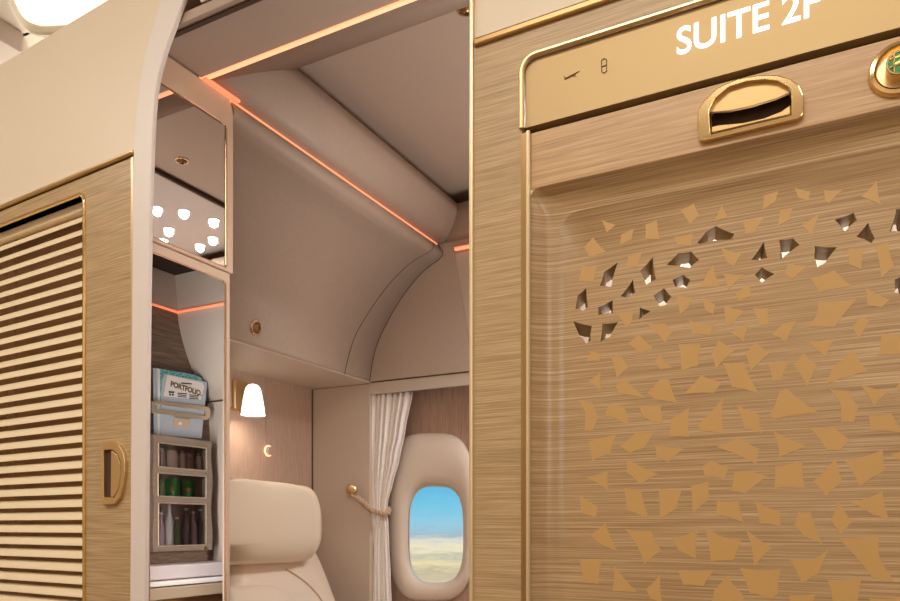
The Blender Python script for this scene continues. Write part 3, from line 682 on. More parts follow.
# lamp
pc = FW.u(239, 396)
lamp = thing('wall_lamp', FW.P(FW.u(240, 396)[0], FW.u(240, 412)[1], 0), 'white glowing shade lamp on gold plate behind the seat', 'lamp')
a, z0_ = FW.u(232, 409); b, z1_ = FW.u(246, 383)
G().fbox(FW, a, b, z0_, z1_, -.012, 0).out('wall_plate', M['gold_satin'], lamp, bevel=.003)
sx = LX+.085
ctr = hx(253, 415, sx); top = hx(253, 384, sx); Hs = top.z-ctr.z
rb = .038
pf = [(rb, 0), (rb*.95, Hs*.2), (rb*.85, Hs*.45), (rb*.73, Hs*.7), (rb*.62, Hs*.86), (rb*.42, Hs*.96), (.004, Hs)]
G().lathe(pf, ctr, (0, 0, 1), 28, False, True).out('lamp_shade', M['shade'], lamp, smooth=True, auto=60)
G().tube([Vector((LX+.01, ctr.y-.02, ctr.z+Hs*.25)), Vector((LX+.04, ctr.y-.01, ctr.z+Hs*.1)), Vector((sx, ctr.y, ctr.z+Hs*.25)), Vector((sx, ctr.y, ctr.z+Hs*.9))], .005, 8).out('arm', M['gold'], lamp, smooth=True)
G().lathe([(.006, -.004), (.006, .02)], ctr, (0, 0, 1), 14).out('finial', M['bronze'], lamp)
# reading light
rl = FW.u(267, 451)
read = thing('reading_light', FW.P(rl[0], rl[1], 0), 'small round glowing reading light on wall under the lamp', 'light')
g = G(); rr_ = .017
g.tube([FW.P(rl[0]+rr_*math.cos(t), rl[1]+rr_*math.sin(t), -.006) for t in [2*PI*k/28 for k in range(28)]], .0032, 8, closed=True)
g.out('ring', M['glow'], read, smooth=True)
G().lathe([(.0145, 0), (.0145, .012), (.012, .014)], FW.P(rl[0]+.004, rl[1], 0), (1, 0, 0), 24).out('lens', M['taupe'], read, smooth=True)

# air nozzles
def nozzle(p, ax, r, lab):
    ax = Vector(ax).normalized()
    t = thing('air_nozzle', p, lab, 'air nozzle', 'air nozzles')
    G().lathe([(r, 0), (r, .004), (r*.9, .006), (r*.72, .006), (r*.66, -.006)], p, ax, 28, False, False).out('bezel', M['chrome'], t, smooth=True)
    G().lathe([(r*.66, 0), (r*.66, .003), (r*.5, .009), (r*.3, .012), (r*.28, .008), (.0005, .008)], p, ax, 24, False, False).out('nozzle', M['bronze'], t, smooth=True)
    return t
# hit the overhead panel at pixel 253,327
def on_overhead(px, py):
    d = ray(px, py)
    for (x0_, z0_), (x1_, z1_) in zip(oprof[:-1], oprof[1:]):
        e = Vector((x1_-x0_, 0, z1_-z0_)); n = e.cross(Vector((0, 1, 0)))
        if abs(d.dot(n)) < 1e-9: continue
        p = CAM + d*((Vector((x0_, 0, z0_))-CAM).dot(n)/d.dot(n))
        if min(z0_, z1_) <= p.z <= max(z0_, z1_) and p.y > 1:
            n.normalize(); n = -n if n.dot(d) > 0 else n
            return p, n
    return None
p, n = on_overhead(253.5, 327.5)
nozzle(p+n*.007, n, .023, 'gold air nozzle on the taupe overhead panel above seat')
zr = rim_z+A_+.045
p = hz(466, 9, rim_z+.045)
nozzle(p+Vector((0,0,.002)), (0, 0, -1), .022, 'air nozzle in the dark recessed ceiling by the doorway edge')

# ================================================================== MIRROR PARTITION
vm_r = FX.u(225.2, 200)[0]; zm_t = FX.u(224.9, 125.5)[1]; zm_b = FX.u(225.6, 268.4)[1]
vo = FX.u(232, 200)[0]; zo_b = FX.u(229, 273)[1]
top_o = ZL+A_
V_IN = 1.0065
out_up = [(V_IN, zo_b), (vo, zo_b), (vo, top_o-.03), (vo-.012, top_o-.004), (V_IN, top_o-.004)]
mir_hole = rrect(V_IN+.003, vm_r, zm_b, zm_t, .007, 5)
part_ = thing('mirror_cabinet', FX.P(1.1, zo_b, .01), 'peach framed upper cabinet with mirror beside the white post', 'cabinet')
G().plate(FX, ccw(out_up), -.004, .02, holes=[mir_hole]).out('cabinet_frame', M['peach'], part_, bevel=.002)
G().plate(FX, ccw(rrect(V_IN+.002, vm_r+.001, zm_b-.001, zm_t+.001, .007, 5)), -.002, .004).out('mirror', M['mirror'], part_, label='mirror reflecting bright ceiling downlights')
g = G(); g.tube([FX.P(a, z, -.0038) for a, z in mir_hole], .0016, 8, closed=True); g.out('mirror_bead', M['chrome'], part_, smooth=True)
vo2 = FX.u(229.5, 350)[0]; v2 = FX.u(225.3, 350)[0]
zo2 = FX.u(224, 281)[1]
ohole = rrect(V_IN+.003, v2, .62, zo2, .008, 5)
alc = thing('alcove_frame', FX.P(1.1, .0, .01), 'tall veneered frame of the alcove with magazines and minibar', 'frame')
G().plate(FX, [(V_IN, 0), (vo2, 0), (vo2, zo_b-.002), (V_IN, zo_b-.002)], -.001, .004, holes=[ohole]).out('frame_panel', M['peach'], alc, bevel=.001)
g = G(); g.tube([FX.P(a, z, -.001) for a, z in ohole], .0018, 8, closed=True); g.out('edge_bead', M['chrome'], alc, smooth=True)
# seat side shell hiding the back of the alcove
g = G(); q0, q1 = Vector((MX-.03, SHK*(.03-MX), 0)), Vector((LX-.02, SHK*(.02-LX), 0))
nn = (q1-q0).cross(Vector((0, 0, 1))).normalized()*.004
g.loft([[q0, q1, q1+nn, q0+nn], [v+Vector((0, 0, 2.3)) for v in (q0, q1, q1+nn, q0+nn)]], True, True)
g.out('wall_shell', M['taupe'], label='side shell between alcove and seat', cat='wall', **S)

# ---- alcove interior (a vanity space seen through the frame)
ZA = .862
xw0 = AX
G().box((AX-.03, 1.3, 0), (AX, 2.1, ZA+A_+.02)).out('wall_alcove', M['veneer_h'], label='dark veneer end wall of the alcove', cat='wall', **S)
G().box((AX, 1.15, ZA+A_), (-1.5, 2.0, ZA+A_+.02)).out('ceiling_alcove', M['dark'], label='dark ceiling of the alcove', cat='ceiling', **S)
G().box((AX, 1.3, 0), (-1.6, 1.32, ZA+A_)).out('wall_alcove_side', M['taupe'], label='near side wall of the alcove', cat='wall', **S)
sw = [(174, 262), (175.5, 290), (177, 311), (181, 335), (189, 362), (198, 384), (207, 400), (210, 440), (212, 520), (214, 640)]
swp = [(h[0], h[1]) for h in (FA.u(*q) for q in sw)]
swp[0] = (swp[0][0], ZA+A_)
swp = smoothpoly(swp, 3)
g = G(); g.loft([[Vector((AX, v, z)), Vector((LX-.025, v, z))] for v, z in swp], closed=False)
o = g.out('wall_alcove_window', M['taupe_lt'], smooth=True, auto=60, label='curved cream side wall of the alcove', cat='wall', **S)
# upper panel on the end wall above the light line
c1 = FA.u(174, 262); c2 = FA.u(152, 308)
G().fbox(FA, 1.06, FA.u(176, 300)[0], FA.u(165, 309)[1], ZA+A_, -.004, 0).out('trim_20', M['taupe'], label='taupe band at the top of the alcove end wall', cat='trim', **S)
ls_ = thing('led_strip', FA.P(1.8, FA.u(165, 309)[1], -.01), 'faint orange light strip inside the alcove', 'light strip', 'ceiling light strips')
zz = FA.u(165, 309)[1]
G().fbox(FA, 1.3, swp[6][0]-.001, zz-.003, zz+.003, -.01, -.003).out('diffuser', M['led_dim'], ls_)
vs = swp[6][0]
G().box((AX+.005, vs-.007, zz-.003), (LX-.03, vs-.001, zz+.003)).out('diffuser', M['led_dim'], ls_)
zj = FA.u(205, 402)[1]
G().box((AX+.001, FA.u(208, 402)[0]-.012, zj-.002), (LX-.03, FA.u(208, 402)[0]+.02, zj+.002)).out('trim_21', M['seam'], label='joint line on the alcove side wall', cat='trim', **S)

# minibar
BX = AX+.085
FB = Frame((BX, 0, 0), (0, 1, 0), (-1, 0, 0))
pb = lambda x, y, d=0.0: FB.u(x, y, d)
bl, bt = pb(153.5, 437); br, _ = pb(212, 440); bb = pb(180, 551)[1]; bt = (pb(155, 435.5)[1]+pb(212, 440.5)[1])/2
bar = thing('minibar', FB.P((bl+br)/2, bb, .05), 'taupe minibar cabinet with three glazed compartments under the magazines', 'minibar')
W = [(pb(158.5, 457)[0], pb(206.5, 457)[0], pb(180, 468.5)[1], pb(180, 445)[1]), (pb(158, 480)[0], pb(206, 480)[0], pb(180, 497)[1], pb(180, 474.5)[1]), (pb(158.5, 520)[0], pb(206, 520)[0], pb(180, 545.5)[1], pb(180, 503.5)[1])]
edge = []
for k in range(13):
    t = k/12; edge.append((br+.004*math.sin(t*4*PI), bb+(bt-bb)*t))
for k in range(13):
    t = 1-k/12; edge.append((bl-.003*math.sin(t*4*PI), bb+(bt-bb)*t))
G().plate(FB, ccw(edge), 0, .014, holes=[rrect(*w, .004, 4) for w in W]).out('front_panel', M['bar_body'], bar, bevel=.0012)
g = G(); g.fbox(FB, bl, br, bb, bb+.006, .014, .083); g.fbox(FB, bl, br, bt-.006, bt, .014, .083); g.fbox(FB, bl, bl+.006, bb, bt, .014, .083); g.fbox(FB, br-.006, br, bb, bt, .014, .083)
for a, b in ((W[0][2], W[1][3]), (W[1][2], W[2][3])): g.fbox(FB, bl, br, (a+b)/2-.002, (a+b)/2+.002, .014, .083)
g.fbox(FB, bl, br, bb, bt, .079, .083)
g.out('carcass', M['bar_in'], bar)
for w in W:
    g = G(); g.tube([FB.P(a, z, -.0005) for a, z in rrect(*w, .004, 4)], .0022, 6, closed=True); rim_ = g.out('window_rim', M['rim'], bar, smooth=True)
    G().fbox(FB, w[0]-.001, w[1]+.001, w[2]-.001, w[3]+.001, .006, .0075).out('pane', M['glass'], rim_)
a, z = pb(205, 549)
G().fbox(FB, a-.008, a+.008, z-.006, z+.009, -.004, 0).out('latch', M['gold_satin'], bar, bevel=.001)
# contents: jars, cans, bottles
def bottle(name, s, z0, d, prof, m, lab, cat, group, capm=None):
    t = thing(name, FB.P(s, z0, d), lab, cat, group)
    G().lathe(prof, FB.P(s, z0, d), (0, 0, 1), 18).out('body', m, t, smooth=True)
    if capm:
        h = prof[-1][1]; r = prof[-1][0]
        G().lathe([(r*1.1, 0), (r*1.1, r*1.2)], FB.P(s, z0+h, d), (0, 0, 1), 14).out('cap', capm, t, smooth=True)
    return t
ft = [(W[0][2]+W[1][3])/2+.0022, (W[1][2]+W[2][3])/2+.0022, bb+.0062]
for px, r, h, m, lab in ((163, .014, .062, 'jar_brown', 'brown jar at the post end of top minibar compartment'), (173, .02, .07, 'jar_pink', 'wide pale pink jar in the top minibar compartment'),
                         (183, .012, .064, 'jar_pink', 'slim pale pink jar beside the wide one in top compartment'), (190, .017, .052, 'jar_brown', 'short brown jar in the top minibar compartment'), (200, .015, .06, 'jar_pink', 'pale pink jar at the latch end of top compartment')):
    s = pb(px, 460, .04)[0]
    bottle('jar', s, ft[0], .045, [(r*.95, 0), (r, .004), (r, h*.8), (r*.7, h)], M[m], lab, 'jar', 'jars in the minibar', M['bar_in'])
for px, lab in ((163, 'plain dark bottle beside the green cans'), ):
    bottle('bottle', pb(px, 485, .04)[0], ft[1], .05, [(.014, 0), (.014, .05), (.006, .062), (.006, .07)], M['bottle_leaf'], lab, 'bottle', 'bottles in the minibar')
for px, lab in ((174.5, 'green drinks can with red star, nearer the white post'), (190, 'green drinks can with red star, nearer the alcove edge')):
    s = pb(px, 485, .03)[0]; r = .022; h = .072
    t = bottle('drinks_can', s, ft[1], .04, [(r*.8, 0), (r, .005), (r, h-.008), (r*.8, h)], M['can_green'], lab, 'can', 'green cans in the minibar')
    g = G(); cz = ft[1]+h*.5; vs_ = []
    for k in range(10):
        rr_ = .011 if k % 2 == 0 else .0045; an = PI/2+k*PI/5
        ds, dz = rr_*math.cos(an), rr_*math.sin(an)
        ph = ds/r - .72; vs_.append(FB.P(s+(r+.0006)*math.sin(ph), cz+dz, .04-(r+.0006)*math.cos(ph)))
    g.add(vs_, [tuple(range(10))]); g.out('star_emblem', M['star_red'], t)
for px, r, h, m, lab in ((162, .014, .115, 'bottle_purple', 'mauve bottle at the post end of lowest compartment'), (170.5, .013, .15, 'bottle_clear', 'tall white bottle in the lowest minibar compartment'), (178, .014, .1, 'bottle_leaf', 'green bottle beside the tall white one'),
                         (187, .016, .13, 'bottle_dark', 'dark bottle in the middle of lowest compartment'), (194, .014, .12, 'bottle_purple', 'mauve bottle beside the dark one in lowest compartment'), (201, .013, .13, 'bottle_dark', 'dark slim bottle at the latch end of lowest compartment')):
    s = pb(px, 520, .04)[0]
    bottle('bottle', s, ft[2], .045, [(r*.95, 0), (r, .004), (r, h*.62), (r*.42, h*.82), (r*.42, h)], M[m], lab, 'bottle', 'bottles in the minibar', M['bottle_clear'] if m != 'bottle_clear' else M['jar_brown'])
# carved strip and counter below
zc_ = bb
carv = thing('carved_panel', FB.P(1.8, pb(180, 566)[1], .01), 'brown carved wave panel between minibar and counter', 'panel')
g = G(); z0_, z1_ = pb(180, 566)[1], bb-.002; n_c = 60
rows = []
for j in range(9):
    row = []
    for i in range(n_c):
        s = 1.55+(br-.01-1.55)*i/(n_c-1); z = z0_+(z1_-z0_)*j/8
        row.append(FB.P(s, z, .012+.005*math.sin(j*2.2+math.sin(s*60)*1.6)))
    rows.append(row)
g.loft(rows, closed=False); g.out('wave_relief', M['veneer_h'], carv, smooth=True, auto=0)
cnt = thing('vanity_counter', (AX+.15, 1.7, 0), 'lavender grey stepped counter at the bottom of the alcove', 'counter')
CXX = BX+.07
FC = Frame((CXX, 0, 0), (0, 1, 0), (-1, 0, 0))
zz = lambda y: FC.u(188, y)[1]
g = G(); g.box((AX+.022, 1.33, zz(578)), (CXX, 1.93, zz(564))); g.out('counter_top', M['lav'], cnt, bevel=.006, seg=3)
g = G(); g.box((AX+.022, 1.33, zz(584)), (CXX+.012, 1.93, zz(579))); g.out('counter_edge', M['mag_white'], cnt, bevel=.004)
g = G(); g.box((AX+.022, 1.33, zz(597)), (CXX+.01, 1.93, zz(585))); g.out('counter_front', M['counter_beige'], cnt, bevel=.004)
g = G(); g.box((AX+.022, 1.33, 0), (CXX-.01, 1.93, zz(598))); g.out('counter_base', M['bronze'], cnt)
# magazine rack and magazines
FM = Frame((AX+.05, 0, 0), (0, 1, 0), (-1, 0, 0))
pm = lambda x, y, d=0.0: FM.u(x, y, d)
OM = ((145, 360), 7.51)
def sheet(name, pts, d0, d1, m, lab, cat, group=None, src=OM, parent=None):
    return G().plate(FM, ccw([pm(x, y, d0) for x, y in q4(src[0], src[1], pts)]), d0, d1).out(name, m, parent, label=lab, cat=cat, group=group)
rack = thing('magazine_rack', FM.P(pm(180, 412)[0], bt, .02), 'beige strap magazine rack above the minibar', 'rack')
lo = ccw([pm(x, y, -.01) for x, y in q4(*OM, [(50,310),(90,306),(470,352),(487,375),(482,430),(460,450),(90,400),(50,398)])])
li = ccw([pm(x, y, -.01) for x, y in q4(*OM, [(62,335),(100,332),(450,378),(458,395),(455,415),(440,420),(100,372),(62,370)])])
G().plate(FM, lo, -.014, -.004, holes=[li]).out('strap_frame', M['rim'], rack, bevel=.0015)
tag_ = sheet('leather_tag', [(222,435),(335,445),(330,505),(218,497)], -.012, -.008, M['rope'], None, None, parent=rack)
a = q4(*OM, [(262, 476)])[0]; s, z = pm(*a, -.012)
G().lathe([(.006, 0), (.006, .003), (.003, .004)], FM.P(s, z, -.012), (1, 0, 0), 16).out('press_stud', M['mag_white'], tag_, smooth=True)
mags = 'magazines in the rack'
mg = thing('magazine', FM.P(pm(182, 438)[0], bt+.001, 0), 'pale blue front magazine with white PORTFOLIO title card', 'magazine', mags)
sheet('cover', [(130,150),(150,105),(468,165),(425,588),(115,565)], -.0035, 0, M['mag_blue'], None, None, parent=mg)
sheet('title_card', [(168,108),(432,172),(445,200),(420,300),(140,272)], -.0042, -.0036, M['mag_white'], None, None, parent=mg)
s0m, z0m = pm(*q4(*OM, [(185, 240)])[0]); s1m, z1m = pm(*q4(*OM, [(420, 190)])[0])
text_mesh('title_text', 'PORTFOLIO.', FM, s0m, s1m, pm(*q4(*OM, [(300, 237)])[0])[1], pm(*q4(*OM, [(300, 193)])[0])[1], -.0046, M['ink_gold'], mg, offset=.05, rot=math.radians(-5))
for x0_, x1_, y0_, y1_ in ((270, 350, 168, 178), (178, 220, 232, 246), (182, 196, 250, 266), (202, 216, 252, 268), (245, 315, 245, 253), (248, 310, 258, 265), (245, 312, 270, 277), (332, 405, 258, 265), (335, 400, 270, 278), (332, 402, 283, 291)):
    G().plate(FM, ccw([pm(x, y, -.0046) for x, y in q4(*OM, [(x0_, y0_), (x1_, y0_+(x1_-x0_)*.08), (x1_, y1_+(x1_-x0_)*.08), (x0_, y1_)])]), -.0046, -.0043).out('text_line', M['ink'], mg)
sheet('magazine', [(118,66),(380,112),(430,140),(440,250),(410,585),(120,560)], .001, .004, M['mag_teal'], 'teal magazine with green top edge behind the front one', 'magazine', mags)
sheet('magazine', [(95,62),(128,75),(118,570),(100,560)], .005, .008, M['mag_white'], 'white magazine edge leaning behind the pale blue one', 'magazine', mags)
sheet('magazine', [(62,60),(98,62),(108,560),(70,550)], .009, .012, M['mag_blue'], 'pale blue magazine edge close to the white post', 'magazine', mags)
sheet('magazine', [(72,75),(120,85),(122,560),(62,545)], .014, .017, M['mag_navy'], 'navy magazine at the back of the rack', 'magazine', mags)

# ================================================================== SEAT AND PILLOW
seat = thing('recliner', (-1.5, 1.75, 0), 'cream leather recliner with its backrest below the bolster pillow', 'seat')
def superell(c, ax, ay, az, a, b, e, nu=48, nv=28, f=None, e2=None):
    """rounded block with axes ax, ay, az (Vectors incl. size); exponent e; f deforms (p,u,v)"""
    rings = []
    e2 = e2 or e
    cp = lambda x, k: math.copysign(abs(x)**k, x)
    for j in range(nv+1):
        ph = -PI/2+PI*j/nv; r = []
        for i in range(nu):
            th = 2*PI*i/nu
            q = Vector((cp(math.cos(ph), e2)*cp(math.cos(th), e), cp(math.cos(ph), e2)*cp(math.sin(th), e), cp(math.sin(ph), e2)))
            if f: q = f(q, i/nu, j/nv)
            r.append(c + ax*q.x + ay*q.y + az*q.z)
        rings.append(r)
    return rings
PX = -1.575
def clampv(p, e=.006):
    p = p.copy(); lim = SHK*(-p.x) + e
    p.y = max(p.y, lim); return p
pr_ = hx(316.5, 520, PX); pt = hx(275, 481, PX).z; pbm = hx(275, 563, PX).z
pv1 = pr_.y; pv0 = pv1-.62
pc_ = Vector((PX-.03, (pv0+pv1)/2, (pt+pbm)/2)); hh = (pt-pbm)/2
def crease(q, u, v):
    x = q.copy()
    t = x.z                                   # along the bolster
    w = .05*math.sin(9*t+3*u*2*PI)*max(0, abs(t)-.4)
    x.x *= 1+w; x.y *= 1+w
    if abs(t) > .72:
        k = (abs(t)-.72)/.28; x.y *= 1-.04*math.sin(k*PI*3); x.x *= 1-.03*math.sin(k*PI*3)
    return x
pil = thing('bolster_pillow', pc_-Vector((0, 0, hh)), 'cream leather bolster pillow resting on the seat backrest', 'pillow')
rings = superell(pc_, Vector((.085, 0, 0)), Vector((0, 0, hh)), Vector((-.01, (pv1-pv0)/2, -.004)), 0, 0, .66, 56, 40, crease, .26)
g = G(); g.loft([[clampv(p) for p in r] for r in rings]); g.out('cushion', M['leather'], pil, smooth=True, auto=0)
# backrest: leaning slab whose top hides behind the pillow
vb1 = hx(353, 602, -1.46).y + .055
th_ = math.radians(24)
up_ = Vector((-math.sin(th_), 0, math.cos(th_))); outw = Vector((math.cos(th_), 0, math.sin(th_)))
bc = Vector((-1.535, vb1-.40, .735)); 
rings = superell(bc, Vector((0, .40, 0)), up_*.46, outw*.075, 0, 0, .22, 64, 28, None, .3)
def taper(p):                                # narrower towards the top, as the photo's sloping edge
    k = (p-bc).dot(up_)/.46
    p = p.copy(); p.y = bc.y + (p.y-bc.y)*(1-.03*max(0, k)); return p
g = G(); g.loft([[clampv(taper(p)) for p in r] for r in rings]); g.out('backrest', M['leather_lt'], seat, smooth=True, auto=0)
def on_back(px, py, lift=.0):
    n = outw; p0 = bc+outw*(.074+lift); d = ray(px, py); return CAM+d*((p0-CAM).dot(n)/d.dot(n))
cs = on_back(262, 622, 0)
rings = superell(Vector((cs.x, on_back(296, 615).y-.26, cs.z))-up_*.02, Vector((0, .26, 0)), up_*(.135), outw*.04, 0, 0, .5, 48, 24, None, .6)
g = G(); g.loft([[clampv(p) for p in r] for r in rings]); g.out('lumbar_cushion', M['leather'], seat, smooth=True, auto=0)
g = G(); g.tube([on_back(x, y, .003) for x, y in smoothpoly([(286, 569), (299, 577), (312, 588), (322, 601), (332, 625)], 5)], .0022, 6); g.out('seam', M['rope'], seat, smooth=True)
G().box((-1.45, vb1-.5, 0), (-.95, vb1-.02, .46)).out('seat_base', M['leather_lt'], seat, bevel=.05, seg=4)

# ================================================================== CURTAIN AND TIEBACK
CY = 2.243
cur_o = thing('curtain', (hy(380, 450, CY).x, CY, .5), 'white pleated curtain gathered beside the cabin window', 'curtain')
ks = [(392, 368, 413.5), (430, 368.5, 406), (460, 369, 399.5), (485, 370, 392.5), (500, 372, 388), (511, 373, 386.5), (522, 372, 388), (545, 370, 389), (575, 369, 390.5), (640, 368, 393)]
ys_ = [392+ (640-392)*k/44 for k in range(45)]
def interp(y, c):
    for a, b in zip(ks[:-1], ks[1:]):
        if y <= b[0]:
            t = (y-a[0])/(b[0]-a[0]); t = t*t*(3-2*t)*.5+t*.5; return a[c]+(b[c]-a[c])*t
    return ks[-1][c]
rows = []; NCU = 200
for y in ys_:
    l, r = interp(y, 1), interp(y, 2); w = (r-l)
    amp = .0125*min(1, w/30)+.004
    row = []
    for i in range(NCU+1):
        t = i/NCU; tt = t**1.15
        p = hy(l+w*tt, y, CY)
        ph = 2*PI*8.5*t + .35*math.sin(y*.03+t*5)
        row.append(Vector((p.x, CY + .004 + amp*(1-2*abs(math.sin(ph/2))**.8)*(.75+.25*math.sin(t*17)), p.z)))
    rows.append(row)
lastz = rows[-1][0].z
rows.append([Vector((p.x, p.y, .05)) for p in rows[-1]])
g = G(); g.loft(rows, closed=False)
o = g.out('pleated_cloth', M['curtain'], cur_o, smooth=True, auto=0); md = o.modifiers.new('thick', 'SOLIDIFY'); md.thickness = .0015
tie = thing('tieback', (hy(352, 491, WY).x, WY, hy(352, 491, WY).z), 'twisted rope tieback with gold knob holding the curtain', 'tieback')
kb = hy(355, 490.5, WY)
G().lathe([(.009, 0), (.008, .012), (.014, .016), (.021, .02), (.023, .026), (.02, .031), (.012, .034)], kb, (0, -1, 0), 24).out('knob', M['gold_satin'], tie, smooth=True)
cp_ = [hy(357, 497.5, WY-.02), hy(364, 503, WY-.012), hy(372, 510, WY-.002), hy(381, 513.2, CY-.034), hy(387.5, 513, CY-.02), hy(389, 509, CY+.01)]
cl = [Vector(p) for p in smoothpoly([tuple(p) for p in cp_], 14)]
for sgn in (0, PI):
    pts = []
    for i, p in enumerate(cl):
        t = (cl[min(i+1, len(cl)-1)]-cl[max(i-1, 0)]).normalized(); a = t.cross(Vector((0, 1, 0))).normalized(); b = t.cross(a)
        an = i*.62+sgn; pts.append(p+(a*math.cos(an)+b*math.sin(an))*.0052)
    G().tube(pts, .0058, 8).out('rope_strand', M['rope'], tie, smooth=True)
g = G(); g.tube([kb+Vector((0, -.026, 0)), kb+Vector((.006, -.03, -.02)), cl[0]], .0045, 8); g.out('loop', M['rope'], tie, smooth=True)

# ================================================================== DOWNLIGHT PANEL SEEN IN THE MIRROR
ZD = rim_z+.035
def refl(px, py, Z):                       # where a point seen in the mirror stands
    p = hz(px, py, Z); return Vector((2*(MX+.002)-p.x, p.y, p.z))
dpx = refl(190, 190, ZD).x
G().box((dpx, 1.15, ZD+A_), (XE, 2.18, ZD+A_+.009)).out('ceiling_light_panel', M['light_panel'], label='white ceiling panel with six downlights reflected in mirror', cat='ceiling', bevel=.002, **S)
G().box((dpx-.01, 1.15, ZD+A_-.004), (dpx, 2.18, ZD+A_+.008)).out('trim_22', M['dark_brown'], label='dark edge of the downlight panel', cat='trim', **S)
DLS = []
for k, (x, y) in enumerate(((157, 208), (184, 211), (214, 220), (169, 229), (213, 238), (200, 245), (163, 240))):
    p = refl(x, y, ZD); p.z = ZD+A_+.001
    t = thing('downlight', p, 'round white downlight in the panel reflected by mirror', 'downlight', 'mirrored downlights')
    G().lathe([(.024, 0), (.024, .002), (.019, .003)], p, (0, 0, -1), 20, False, False).out('bezel', M['light_panel'], t, smooth=True)
    DLS.append(p.copy())
    G().lathe([(.019, 0), (.019, .002)], p, (0, 0, -1), 20).out('bulb', M['bulb'], t, smooth=True)
pn = refl(182, 160, rim_z+.045)
nozzle(Vector((pn.x, pn.y, zr+.002)), (0, 0, -1), .022, 'air nozzle in the recessed ceiling reflected by the mirror')
# suite wall behind the door
G().box((.5, 1.07, 0), (.52, 2.3, 2.3)).out('wall_suite_rear', M['taupe'], label='rear wall of the suite', cat='wall', **S)

# ================================================================== LIGHT
def area(name, loc, rot, sx, sy, power, col, spread=180):
    l = bpy.data.lights.new(name, 'AREA'); l.shape = 'RECTANGLE'; l.size = sx; l.size_y = sy; l.energy = power; l.color = col
    l.spread = math.radians(spread)
    o = bpy.data.objects.new(name, l); COL.objects.link(o); o.location = loc; o.rotation_euler = rot; return o
def point(name, loc, power, col, r=.03):
    l = bpy.data.lights.new(name, 'POINT'); l.energy = power; l.color = col; l.shadow_soft_size = r
    o = bpy.data.objects.new(name, l); COL.objects.link(o); o.location = loc; return o
warm = (1.0, .935, .84)
# aisle ceiling lamps (fixtures on the cabin ceiling)
area('aisle_area_light', (-.2, -.35, ZC-.03), (0, 0, 0), 1.6, .5, 26, warm)
area('aisle_area_light', (1.5, .1, ZC-.03), (0, 0, 0), .9, .6, 9, warm)  # unseen extra, added to light the fillet of the suite door
area('aisle_area_light', (-2.2, -.2, ZC-.03), (0, 0, 0), 1.4, .5, 22, warm)
# front suite ceiling wash: added upward fill, hidden behind the partition
area('front_ceiling_fill', (-2.2, 1.65, 2.16), (PI, 0, 0), 1.2, .6, 12, (1, .93, .82))
area('aisle_highlight_fill', (.75, -1.17, 1.8), (PI/2, 0, 0), .3, 1.0, 5, warm)  # unseen, added to throw a highlight onto the door's left fillet
# suite: downlights, lamp, then added fill lights
for q in DLS:
    l = bpy.data.lights.new('downlight_lamp', 'SPOT'); l.energy = 5; l.color = (1, .985, .97); l.spot_size = math.radians(150); l.spot_blend = .6; l.shadow_soft_size = .015
    o = bpy.data.objects.new('downlight_lamp', l); COL.objects.link(o); o.location = q+Vector((0, 0, -.012))
point('lamp_bulb', (sx, ctr.y, ctr.z+Hs*.35), 1.4, (1, .92, .84), .03)
area('suite_fill', (-.05, 1.65, 1.0), (PI, math.radians(14), 0), .5, .7, 15, (1, .99, .985))  # unseen fill, added to brighten the suite interior from below
o = area('alcove_fill', (-1.50, 1.20, 1.25), (0, 0, 0), .08, .6, 9, (1, .98, .97)); o.rotation_euler = Vector((-.6, .62, -.05)).to_track_quat('-Z', 'Y').to_euler()  # added fill for the alcove, hidden behind the post

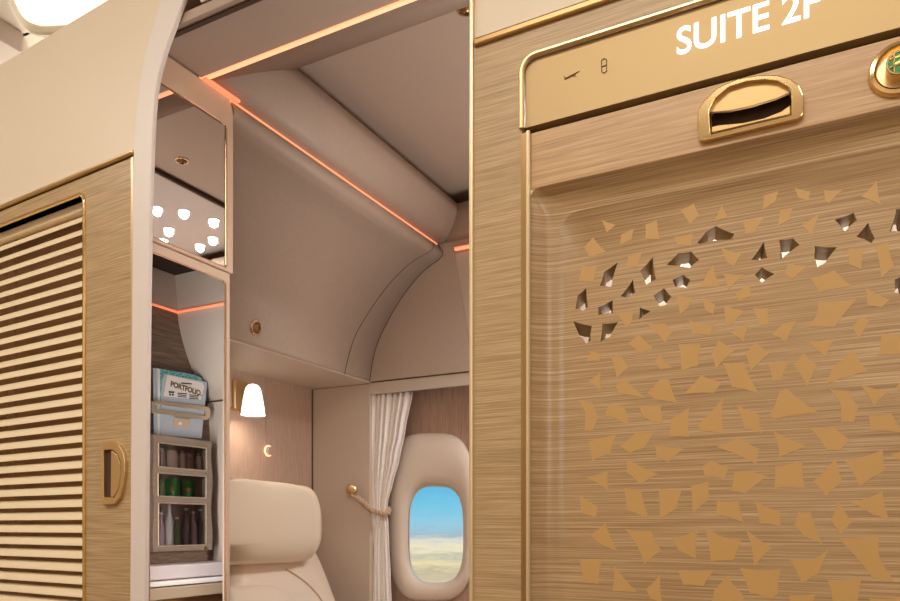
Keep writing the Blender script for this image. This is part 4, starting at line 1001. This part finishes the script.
# ================================================================== SKY
w = bpy.data.worlds.new('sky'); scene.world = w; w.use_nodes = True
nt = w.node_tree; nt.nodes.clear()
out = nt.nodes.new('ShaderNodeOutputWorld'); bg = nt.nodes.new('ShaderNodeBackground')
tc = nt.nodes.new('ShaderNodeTexCoord'); sp = nt.nodes.new('ShaderNodeSeparateXYZ'); mr = nt.nodes.new('ShaderNodeMapRange')
mr.inputs['From Min'].default_value = -.09; mr.inputs['From Max'].default_value = .07
no = nt.nodes.new('ShaderNodeTexNoise'); no.inputs['Scale'].default_value = 1; no.inputs['Detail'].default_value = 5
mp = nt.nodes.new('ShaderNodeMapping'); mp.inputs['Scale'].default_value = (40, 40, 190)
ml = nt.nodes.new('ShaderNodeMath'); ml.operation = 'MULTIPLY_ADD'; ml.inputs[1].default_value = .16; ml.inputs[2].default_value = -.08
ad = nt.nodes.new('ShaderNodeMath'); ad.operation = 'ADD'
rp = nt.nodes.new('ShaderNodeValToRGB'); el = rp.color_ramp.elements
stops = [(0.0, (226, 214, 176)), (.18, (200, 190, 160)), (.24, (240, 226, 180)), (.30, (200, 200, 178)), (.37, (244, 234, 200)), (.43, (226, 224, 208)), (.49, (164, 192, 206)), (.57, (150, 208, 228)), (.74, (118, 202, 234)), (1.0, (84, 182, 228))]
el[0].position, el[0].color = stops[0][0], lin(stops[0][1]); el[1].position, el[1].color = stops[-1][0], lin(stops[-1][1])
for p, c in stops[1:-1]:
    e = el.new(p); e.color = lin(c)
nt.links.new(tc.outputs['Generated'], sp.inputs[0]); nt.links.new(sp.outputs['Z'], mr.inputs['Value'])
nt.links.new(tc.outputs['Generated'], mp.inputs['Vector']); nt.links.new(mp.outputs[0], no.inputs['Vector']); nt.links.new(no.outputs['Fac'], ml.inputs[0])
nt.links.new(mr.outputs[0], ad.inputs[0]); nt.links.new(ml.outputs[0], ad.inputs[1]); nt.links.new(ad.outputs[0], rp.inputs['Fac'])
nt.links.new(rp.outputs[0], bg.inputs['Color']); bg.inputs['Strength'].default_value = 1.0
nt.links.new(bg.outputs[0], out.inputs[0])

scene.view_settings.view_transform = 'Standard'; scene.view_settings.look = 'None'
scene.view_settings.exposure = 0; scene.view_settings.gamma = 1; scene.view_settings.use_curve_mapping = False
try:
    scene.cycles.use_denoising = True; scene.cycles.max_bounces = 10; scene.cycles.diffuse_bounces = 6; scene.cycles.glossy_bounces = 5
    scene.cycles.transparent_max_bounces = 8; scene.cycles.sample_clamp_indirect = 6
except Exception: pass
